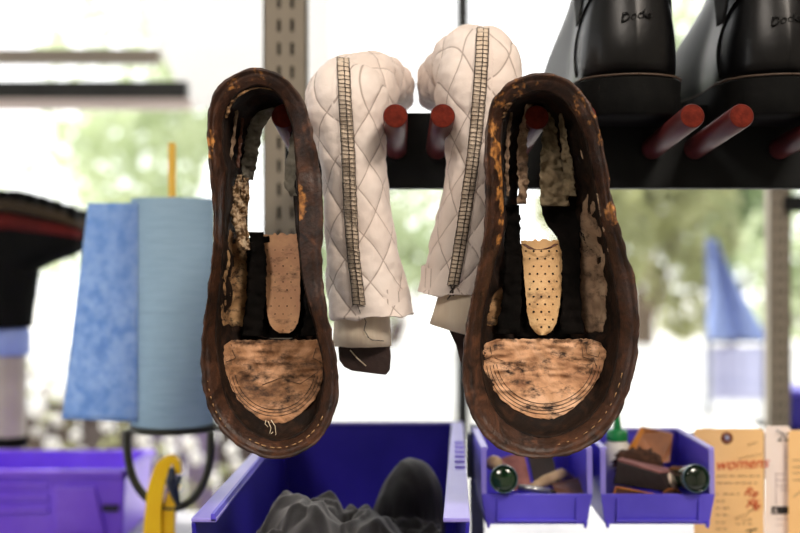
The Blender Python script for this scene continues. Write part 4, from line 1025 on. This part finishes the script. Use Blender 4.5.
# ------------------------------------------------------------------ far left: purple tote, boot on a stand
DB = 1.48
root = thing('plastic_tote', 'blurred purple plastic tote at the lower left corner', 'tote', P(40, 540, DB))
x0, x1 = P(-70, 0, DB).x, P(126, 0, DB).x; z1 = P(0, 471, DB).z; z0 = BT + .001
mb = MB(); yb2 = DB + .16; tt = .004; s = .006
mb.hexa([(x0 + s, DB + s, z0), (x1 - s, DB + s, z0), (x1 - s, DB + s + tt, z0), (x0 + s, DB + s + tt, z0), (x0, DB, z1), (x1, DB, z1), (x1, DB + tt, z1), (x0, DB + tt, z1)])
mb.hexa([(x0 + s, yb2 - tt - s, z0), (x1 - s, yb2 - tt - s, z0), (x1 - s, yb2 - s, z0), (x0 + s, yb2 - s, z0), (x0, yb2 - tt, z1), (x1, yb2 - tt, z1), (x1, yb2, z1), (x0, yb2, z1)])
for xa, sg in ((x0, 1), (x1, -1)): mb.hexa([(xa + sg * s, DB + s, z0), (xa + sg * (s + tt), DB + s, z0), (xa + sg * (s + tt), yb2 - s, z0), (xa + sg * s, yb2 - s, z0), (xa, DB, z1), (xa + sg * tt, DB, z1), (xa + sg * tt, yb2, z1), (xa, yb2, z1)])
mb.box((x0 + s, DB + s, z0), (x1 - s, yb2 - s, z0 + .003)); mb.build('tub', M['far_bin'], root, smooth=False, bevel=.003)
mb = MB()
for a, b in (((x0 - .004, DB - .006, z1 - .008), (x1 + .004, DB + .004, z1 + .002)), ((x0 - .004, yb2 - .004, z1 - .008), (x1 + .004, yb2 + .004, z1 + .002)), ((x0 - .004, DB - .006, z1 - .008), (x0 + .006, yb2 + .004, z1 + .002)), ((x1 - .006, DB - .006, z1 - .008), (x1 + .004, yb2 + .004, z1 + .002))): mb.box(a, b)
mb.build('rim', M['far_bin'], root, smooth=False, bevel=.002)
mb = MB(); pa, pb = P(56, 0, DB).x, P(96, 0, DB).x; mb.hexa([(pa, DB - .004, z0 + .01), (pb + .012, DB - .004, z0 + .01), (pb + .012, DB + .012, z0 + .01), (pa, DB + .012, z0 + .01), (pa, DB - .006, z1 - .02), (pb, DB - .006, z1 - .02), (pb, DB + .004, z1 - .02), (pa, DB + .004, z1 - .02)]); mb.build('label_panel', M['far_bin'], root, smooth=False, bevel=.002)
mb = MB()
for k in range(3): mb.box((x0 + .01, DB - .003, z1 - .022 - .016 * k), (pa - .01, DB + .006, z1 - .016 - .016 * k))
mb.build('ribs', M['far_bin'], root, smooth=False, bevel=.001)
mb = MB(); q = P(110, 509, DB - .003); mb.box((q.x - .010, q.y, q.z - .003), (q.x + .010, q.y + .008, q.z + .004)); mb.build('slot', M['slot'], root, smooth=False)

DH = 1.75
root = thing('upturned_boot', 'blurred black boot turned upside down, red stripe and lugged sole, at the left edge', 'boot', P(10, 325, DH))
def sect(tab, d, hy, n=28, zc_=True):
    rings = []
    for (x, yt, yb3, k) in tab:
        top, botm = P(x, yt, d), P(x, yb3, d); c = (top + botm) / 2; hz = (top.z - botm.z) / 2
        rings.append([c + Vector((0, hy * k * math.copysign(abs(math.cos(2 * PI * j / n)) ** .7, math.cos(2 * PI * j / n)), hz * math.copysign(abs(math.sin(2 * PI * j / n)) ** .7, math.sin(2 * PI * j / n)))) for j in range(n)])
    return rings
foot = [(-70, 214, 262, .7), (-60, 206, 275, .9), (-30, 205, 285, .95), (0, 207, 278, .92), (30, 210, 274, 1.0), (50, 214, 264, 1.08), (70, 219, 257, 1.0), (80, 223, 252, .8), (86, 227, 244, .4)]
mb = MB(); mb.loft(sect(foot, DH, .046)); mb.build('upper', M['far_black'], root)
mb = MB(); rings = []
for (y, xl_, xr_) in [(240, -64, 46), (265, -60, 40), (290, -58, 37), (310, -58, 34), (327, -58, 32)]:
    a, b = P(xl_, y, DH), P(xr_, y, DH); c = (a + b) / 2; hw = (b.x - a.x) / 2
    rings.append([c + Vector((hw * math.cos(2 * PI * j / 32), .045 * math.sin(2 * PI * j / 32), 0)) for j in range(32)])
mb.loft(rings); mb.build('shaft', M['far_black'], root, angle=50)
mb = MB(); mb.loft(sect([(-70, 213, 229, .8), (-30, 212, 232, 1.02), (20, 213, 234, 1.06), (50, 219, 238, 1.14), (72, 224, 240, 1.05), (82, 228, 241, .8), (86, 231, 240, .4)], DH, .047)); mb.build('red_stripe', M['far_red'], root)
mb = MB(); mb.loft(sect([(-72, 197, 214, .8), (-30, 196, 214, 1.05), (20, 200, 216, 1.1), (50, 207, 222, 1.2), (72, 213, 227, 1.1), (83, 220, 231, .8), (87, 223, 230, .4)], DH, .047)); mb.build('midsole', M['far_olive'], root)
mb = MB()
for k in range(11):
    x = -66 + 14 * k; y = interp([(-70, 189), (20, 192), (50, 201), (76, 210), (90, 219)], x)[0]
    for yy in (-.04, .004):
        a = P(x, y, DH); b = P(x + 9, y + 11, DH); mb.box((a.x, DH + yy, b.z), (b.x, DH + yy + .036, a.z))
mb.build('lugs', M['far_black'], root, smooth=False, bevel=.001)
root = thing('boot_stand', 'blurred grey pole stand with pale blue top that holds the upturned boot', 'stand', (P(12, 0, DH).x, DH, 0))
sx_ = P(10, 0, DH).x
def sring(z, r): return [Vector((sx_ + r * math.cos(2 * PI * j / 28), DH + r * math.sin(2 * PI * j / 28), z)) for j in range(28)]
zz = lambda y: P(0, y, DH).z
mb = MB(); mb.loft([sring(zz(328) , .028), sring(zz(331), .031), sring(zz(353), .031), sring(zz(355), .028)]); mb.build('blue_cap', M['far_blue'], root, angle=40)
mb = MB(); mb.loft([sring(0.012, .024), sring(zz(355), .024)]); mb.loft([sring(0, .14), sring(.012, .14)]); mb.build('pole', M['pole_grey'], root, angle=40)
mb = MB(); mb.loft([sring(zz(446), .027), sring(zz(436), .027)]); mb.build('clamp_band', M['far_black'], root, angle=40)

# far right small blue box on a bracket
root = thing('parts_bin', 'blurred blue violet bin on the bracket at the right edge, beyond the slotted upright', 'bin', P(800, 428, 1.93))
a, b = P(788, 392, 1.95), P(850, 430, 1.95); mb = MB()
mb.hexa([(a.x + .006, 1.955, b.z), (b.x, 1.955, b.z), (b.x, 2.06, b.z), (a.x + .006, 2.06, b.z), (a.x, 1.95, a.z), (b.x, 1.95, a.z), (b.x, 2.06, a.z), (a.x, 2.06, a.z)])
mb.build('tub', M['deep_bin'], root, smooth=False, bevel=.003); mb = MB(); mb.box((a.x - .004, 1.945, a.z - .006), (b.x, 2.064, a.z + .002)); mb.build('rim', M['bin'], root, smooth=False, bevel=.001)
root = thing('shelf_bracket', 'dark steel bracket shelf fixed to the right slotted upright under the blurred bin', 'bracket', P(800, 431, 1.93))
mb = MB(); mb.box((P(786, 0, 1.9).x, 1.93, b.z - .006), (b.x + .1, 2.08, b.z - .0005)); mb.build('shelf_plate', M['rail'], root, smooth=False)
mb = MB(); a = P(784, 196, 1.9); b_ = P(830, 212, 1.9); mb.box((a.x, 1.885, b_.z), (b_.x, 1.899, a.z)); mb.box((b_.x - .02, 1.899, b_.z), (b_.x, 1.93, a.z)); o = mb.build('mounting_bracket', M['rail'], smooth=False); tag(o, 'short dark bracket high on the right slotted upright, below the rail', 'bracket')

# ------------------------------------------------------------------ workbench
root = thing('workbench', 'pale grey workbench under the bins and posts', 'workbench', (0, 1.1, 0))
mb = MB(); mb.box((-.95, .66, BT - .04), (.95, 1.67, BT)); mb.build('bench_top', M['bench'], root, smooth=False, bevel=.003)
for x in (-.9, .84):
    for y in (.7, 1.57): mb = MB(); mb.box((x, y, 0), (x + .06, y + .06, BT - .04)); mb.build('leg', M['pole_grey'], root, smooth=False)

# ------------------------------------------------------------------ the room
W, YB, YF, H = 2.6, -3.0, 2.4, 3.0
mb = MB(); mb.box((-W - .1, YB - .1, -.1), (W + .1, YF + .1, 0)); struct('floor', mb, M['floor'], smooth=False)
mb = MB(); mb.box((-W - .1, YB - .1, H), (W + .1, YF + .1, H + .1)); struct('ceiling', mb, M['ceil'], smooth=False)
mb = MB(); mb.box((-W, YB - .1, 0), (W, YB, H)); struct('wall_back', mb, M['wall'], smooth=False)
mb = MB(); mb.box((W, YB, 0), (W + .1, YF + .1, H)); struct('wall_right', mb, M['wall'], smooth=False)
mb = MB(); wy0, wy1, wz0, wz1 = -.2, 2.0, .9, 2.5
mb.box((-W - .1, YB, 0), (-W, wy0, H)); mb.box((-W - .1, wy1, 0), (-W, YF + .1, H)); mb.box((-W - .1, wy0, 0), (-W, wy1, wz0)); mb.box((-W - .1, wy0, wz1), (-W, wy1, H)); struct('wall_left', mb, M['wall'], smooth=False)
fx0, fx1, fz0, fz1 = -2.3, 2.3, .62, 2.75
mb = MB(); mb.box((-W, YF, 0), (fx0, YF + .1, H)); mb.box((fx1, YF, 0), (W, YF + .1, H)); mb.box((fx0, YF, 0), (fx1, YF + .1, fz0)); mb.box((fx0, YF, fz1), (fx1, YF + .1, H)); struct('wall_front', mb, M['wall'], smooth=False)
def win(n, parts, panes, ):
    root = bpy.data.objects.new('window_%d' % n, None); COL.objects.link(root); root['kind'] = 'structure'; root.location = (0, 0, 0)
    for nm, m, boxes in parts:
        mb = MB()
        for a, b in boxes: mb.box(a, b)
        mb.build(nm, m, root, smooth=False)
    for a, b in panes: mb = MB(); mb.box(a, b); mb.build('window_pane', M['glass'], root, smooth=False)
    return root
y0 = YF + .02; y1 = YF + .06
mx0, mx1 = P(457, 0, y0).x, P(469, 0, y0).x
zA, zB = P(0, 81, y0).z, P(0, 98.5, y0).z; zC = P(0, 108, y0).z; xe = P(186, 0, y0).x
zE, zF_ = P(0, 49, y0).z, P(0, 62, y0).z
win(1, [('window_frame', M['win_dark'], [((fx0, y0, fz0), (fx0 + .06, y1, fz1)), ((fx1 - .06, y0, fz0), (fx1, y1, fz1)), ((fx0, y0, fz0), (fx1, y1, fz0 + .05)), ((fx0, y0, fz1 - .05), (fx1, y1, fz1))]),
        ('mullion', M['win_dark'], [((mx0, y0, fz0), (mx1, y1, fz1))]),
        ('transom', M['win_dark'], [((fx0, y0, zB), (xe, y1, zA))]),
        ('sill_bar', M['win_pink'], [((fx0, y0 - .01, zC), (xe + .01, y1, zB - .001))]),
        ('upper_bar', M['win_beige'], [((fx0, y0, zF_), (P(158, 0, y0).x, y1, zE))])],
    [((fx0 + .05, y0 + .015, fz0 + .04), (mx0, y0 + .019, fz1 - .04)), ((mx1, y0 + .015, fz0 + .04), (fx1 - .05, y0 + .019, fz1 - .04))])
win(2, [('window_frame', M['win_dark'], [((-W - .07, wy0, wz0), (-W - .02, wy1, wz0 + .05)), ((-W - .07, wy0, wz1 - .05), (-W - .02, wy1, wz1)), ((-W - .07, wy0, wz0), (-W - .02, wy0 + .05, wz1)), ((-W - .07, wy1 - .05, wz0), (-W - .02, wy1, wz1))])],
    [((-W - .05, wy0 + .04, wz0 + .04), (-W - .046, wy1 - .04, wz1 - .04))])  # side window added out of view for bluish rim light from the left
# unseen lamps added under the ceiling behind the camera for warm front light
for (x, y, e, lab, cc) in ((.9, -.5,  54, 'square lamp added for front light over the right side of the shop, behind the viewer', (1, .88, .76)), (-.9, -1.0, 40, 'square lamp added for front light over the left side of the shop, behind the viewer', (1, .90, .80))):
    root = thing('added_front_light', lab, 'ceiling light', (x, y, H), 'added front lights')
    mb = MB(); mb.box((x - .32, y - .32, H - .05), (x + .32, y + .32, H - .001)); mb.build('housing', M['ceil'], root, smooth=False)
    li = bpy.data.lights.new('lamp', 'AREA'); li.shape = 'SQUARE'; li.size = .6; li.energy = e; li.color = cc
    lo = bpy.data.objects.new('lamp', li); COL.objects.link(lo); lo.parent = root; lo.location = (0, 0, -.055)

# ------------------------------------------------------------------ outside
mb = MB(); mb.box((-40, YF + .1, -.2), (40, 60, -.05)); struct('ground', mb, M['ground'], smooth=False)
mb = MB(); zw = P(0, 352, 12).z; mb.box((-9, 12, -.05), (9, 12.25, zw)); mb.box((-9.05, 11.95, zw), (9.05, 12.3, zw + .05)); struct('wall_garden', mb, M['low_wall'], smooth=False)
# awning slab, upper left outside the window
root = thing('awning', 'white sloping awning seen through the window, upper left', 'awning', P(230, 100, 2.7))
mb = MB(); mb.prism([P(x, y, 2.7) for x, y in [(112, -40), (330, -40), (330, 70), (300, 116), (190, 108), (140, 12)]], (0, .9, .25)); mb.build('canopy_sheet', M['awning'], root, smooth=False)
mb = MB(); mb.tube([P(300, 95, 3.2), (P(300, 95, 3.2).x, 3.2, -.05)], .012, 10); mb.build('support_pole', M['low_wall'], root)

def tree(label, x, y, z0, rx, rz, m, n, size, seed, trunk=True):
    random.seed(seed)
    root = thing('leafy_tree', label, 'tree', (x, y, -.05), 'trees beyond the garden wall')
    mb = MB()
    lumps = [(Vector((random.uniform(-.6, .6) * rx, random.uniform(-.4, .4) * rx, random.uniform(-.6, .7) * rz)), random.uniform(.35, .6)) for _ in range(9)]
    for i in range(n):
        lc, lr = random.choice(lumps)
        d = Vector((random.gauss(0, 1), random.gauss(0, 1), random.gauss(0, 1))).normalized() * random.uniform(.5, 1) ** .5
        c = Vector((x, y, z0 + rz)) + lc + Vector((d.x * rx * lr, d.y * rx * lr, d.z * rz * lr))
        if c.z < .02: c.z = .02 + random.random() * .3
        a = Vector((random.gauss(0, 1), random.gauss(0, 1), random.gauss(0, 1))).normalized(); b = a.orthogonal().normalized() * size * random.uniform(.3, .6); a = a * size * random.uniform(.6, 1.2)
        k = len(mb.v); mb.v += [c - a, c + b, c + a, c - b]; mb.face((k, k + 1, k + 2, k + 3))
    mb.build('foliage', m, root, smooth=False)
    mb = MB(); mb.tube([(x, y, -.05), (x + .05, y, z0 * .6), (x - .03, y, z0 + rz)], [.12, .09, .04], 8)
    for s_ in (-1, 1): mb.tube([(x, y, z0 * .7), (x + s_ * rx * .4, y + .1, z0 + rz * .9)], [.05, .02], 6)
    mb.build('trunk', M['bark'], root)
tree('pale green tree seen between the quilted boots', 1.0 - 1.1, 13.3, .6, 1.5, 1.3, M['leaf_pale'], 2000, .13, 1)
tree('olive green tree with darker crown below the rail, right of the right shoe upper', 2.8, 13.4, .35, 1.3, 1.7, M['leaf_olive'], 2400, .13, 2)
tree('mid green tree seen just left of the right slotted upright', 5.4, 18.6, .6, 1.4, 1.5, M['leaf_mid'], 2200, .13, 3)
tree('pale green tree partly behind the blue canvas', 5.6, 15.4, .3, 1.0, .9, M['leaf_pale'], 1500, .12, 4)
tree('pale green bushy tree seen above the blue paper roll', -2.9, 13.5, .8, 1.5, 1.7, M['leaf_pale'], 2000, .13, 5)
tree('tall pale tree whose crown shows between the two black boots', 4.6, 21, 3.6, 1.6, 1.6, M['leaf_pale'], 2000, .15, 6)

# blue canvas outside
DC = 4.2
root = thing('canvas_flap', 'blue triangular canvas hanging outside, left of the right slotted upright', 'canvas', P(735, 400, DC))
mb = MB(); rows = []
for j in range(20):
    v = j / 19; y = 240 + 100 * v
    xl_ = 706 + 3 * v; xr_ = 716 + (768 - 716) * v ** 1.1
    rows.append([P(xl_ + (xr_ - xl_) * i / 12, y, DC + .03 * math.sin(i * .9 + v * 3)) for i in range(13)])
mb.loft(rows, cap=False, closed=False); mb.build('canvas', M['tarp'], root, solid=.006)
mb = MB()
for px0, px1 in ((707, 712), (765, 769)): a = P(px0, 236, DC + .03) if px0 < 720 else P(px0, 300, DC + .03); mb.box((a.x, DC + .02, -.05), (P(px1, 0, DC).x, DC + .05, a.z))
mb.box((P(707, 0, DC).x, DC + .02, P(0, 343, DC).z), (P(768, 0, DC).x, DC + .05, P(0, 339, DC).z)); mb.build('support_frame', M['slate'], root, smooth=False)
mb = MB(); rows = [[P(712 + 52 * i / 8, 346 + 54 * j / 8, DC + .01 + .02 * math.sin(i)) for i in range(9)] for j in range(9)]; mb.loft(rows, cap=False, closed=False); mb.build('lower_cloth', M['lavender'], root, solid=.006)

# board fence and made-up shrub low on the left, white balls standing for blurred highlights
mb = MB(); y = 3.9; xa, xb = P(-60, 0, y).x, P(262, 0, y).x; zt3 = P(0, 408, y).z; k = 0; x = xa
root = thing('board_fence', 'brown board fence outside at the lower left', 'fence', ((xa + xb) / 2, y, -.05))
while x < xb and k < 14:
    mb = MB(); mb.box((x, y, -.05), (x + .11, y + .02, zt3 + .03 * math.sin(k * 2.3))); mb.build('board', M['lilac_board'] if k in (6, 7, 10) else M['fence'], root, smooth=False); x += .12; k += 1
mb = MB(); mb.box((xa, y + .02, zt3 - .2), (xb, y + .05, zt3 - .12)); mb.build('fence_rail', M['fence'], root, smooth=False)
random.seed(21)
root = thing('highlight_shrub', 'made-up shrub standing for bright blurred spots, with round white flowers outside at the lower left', 'shrub', (P(110, 0, 3.4).x, 3.4, -.05))
mb = MB()
spots = [(32, 375, 3.4), (45, 392, 4.2), (40, 412, 4), (58, 420, 3.6), (66, 392, 3.4), (52, 445, 4.2), (60, 455, 3.6), (36, 432, 2.6), (76, 436, 3), (106, 426, 3.2), (82, 452, 2.6),
         (143, 440, 4), (148, 455, 4), (170, 440, 3.4), (172, 452, 3.2), (190, 445, 4.2), (196, 458, 3.6), (140, 468, 2.6), (232, 450, 3.6), (236, 465, 3.4), (214, 478, 2.6), (20, 362, 4), (22, 395, 2.6), (60, 366, 3)]
for i, (px, py, r_) in enumerate(spots):
    c = P(px, py, 3.3 + .03 * (i % 4))
    for k in range(6):
        a = 2 * PI * k / 6; q = c + Vector((math.cos(a) * .008, random.uniform(-.004, .004), math.sin(a) * .009)) * r_ * .35; mb.ball(q, r_ * .003, 8, 6)
    mb.ball(c, r_ * .0045, 8, 6)
fl = mb.build('highlights', M['highlight_ball'], root); fl['kind'] = 'stuff'  # clustered balls stand in for round blurred glints
mb = MB()
for (px, py, r_) in spots:
    c = P(px, py, 3.36); mb.tube([c, (c.x + random.uniform(-.05, .05), 3.42, c.z - .35), (P(110, 0, 3.4).x * .5 + c.x * .5, 3.4, -.05)], [.002, .003, .006], 5)
mb.build('stems', M['bark'], root)
mb = MB()
for i in range(70):
    px, py, _ = random.choice(spots); c = P(px + random.gauss(0, 16), py + abs(random.gauss(10, 22)), 3.45 + random.random() * .2)
    a = Vector((random.gauss(0, 1), random.gauss(0, 1), random.gauss(0, 1))).normalized(); b = a.orthogonal().normalized() * .012; a *= .03
    k = len(mb.v); mb.v += [c - a, c + b, c + a, c - b]; mb.face((k, k + 1, k + 2, k + 3))
mb.build('foliage', M['leaf_olive'], root, smooth=False)

# ------------------------------------------------------------------ sky, sun, camera
w = bpy.data.worlds.new('sky'); S.world = w; w.use_nodes = True; N = w.node_tree.nodes; L = w.node_tree.links
bg = N['Background']; tc = N.new('ShaderNodeTexCoord'); n = N.new('ShaderNodeTexNoise'); n.inputs['Scale'].default_value = 5; n.inputs['Detail'].default_value = 3
r = N.new('ShaderNodeValToRGB'); r.color_ramp.elements[0].position = .35; r.color_ramp.elements[0].color = (.86, .88, .88, 1); r.color_ramp.elements[1].position = .65; r.color_ramp.elements[1].color = (1, 1, 1, 1)
L.new(tc.outputs['Generated'], n.inputs['Vector']); L.new(n.outputs['Fac'], r.inputs['Fac']); L.new(r.outputs[0], bg.inputs['Color']); bg.inputs['Strength'].default_value = 2.5
su = bpy.data.lights.new('sun', 'SUN'); su.energy = 6; su.angle = .02; su.color = (1, .96, .9)
so = bpy.data.objects.new('sun', su); COL.objects.link(so); so.rotation_euler = Vector((-.6, .5, .75)).to_track_quat('Z', 'Y').to_euler()
cam = bpy.data.cameras.new('camera'); cam.lens = 51.0; cam.sensor_width = 36; cam.clip_start = .05
cam.dof.use_dof = True; cam.dof.focus_distance = .845; cam.dof.aperture_fstop = 4.0
co = bpy.data.objects.new('camera', cam); COL.objects.link(co); co.location = CAM; co.rotation_euler = (PI / 2, 0, 0); S.camera = co
S.view_settings.view_transform = 'Standard'; S.view_settings.look = 'None'; S.view_settings.gamma = 1; S.view_settings.exposure = 0; S.view_settings.use_curve_mapping = False
S.cycles.use_denoising = True; S.cycles.max_bounces = 8; S.cycles.sample_clamp_indirect = 6
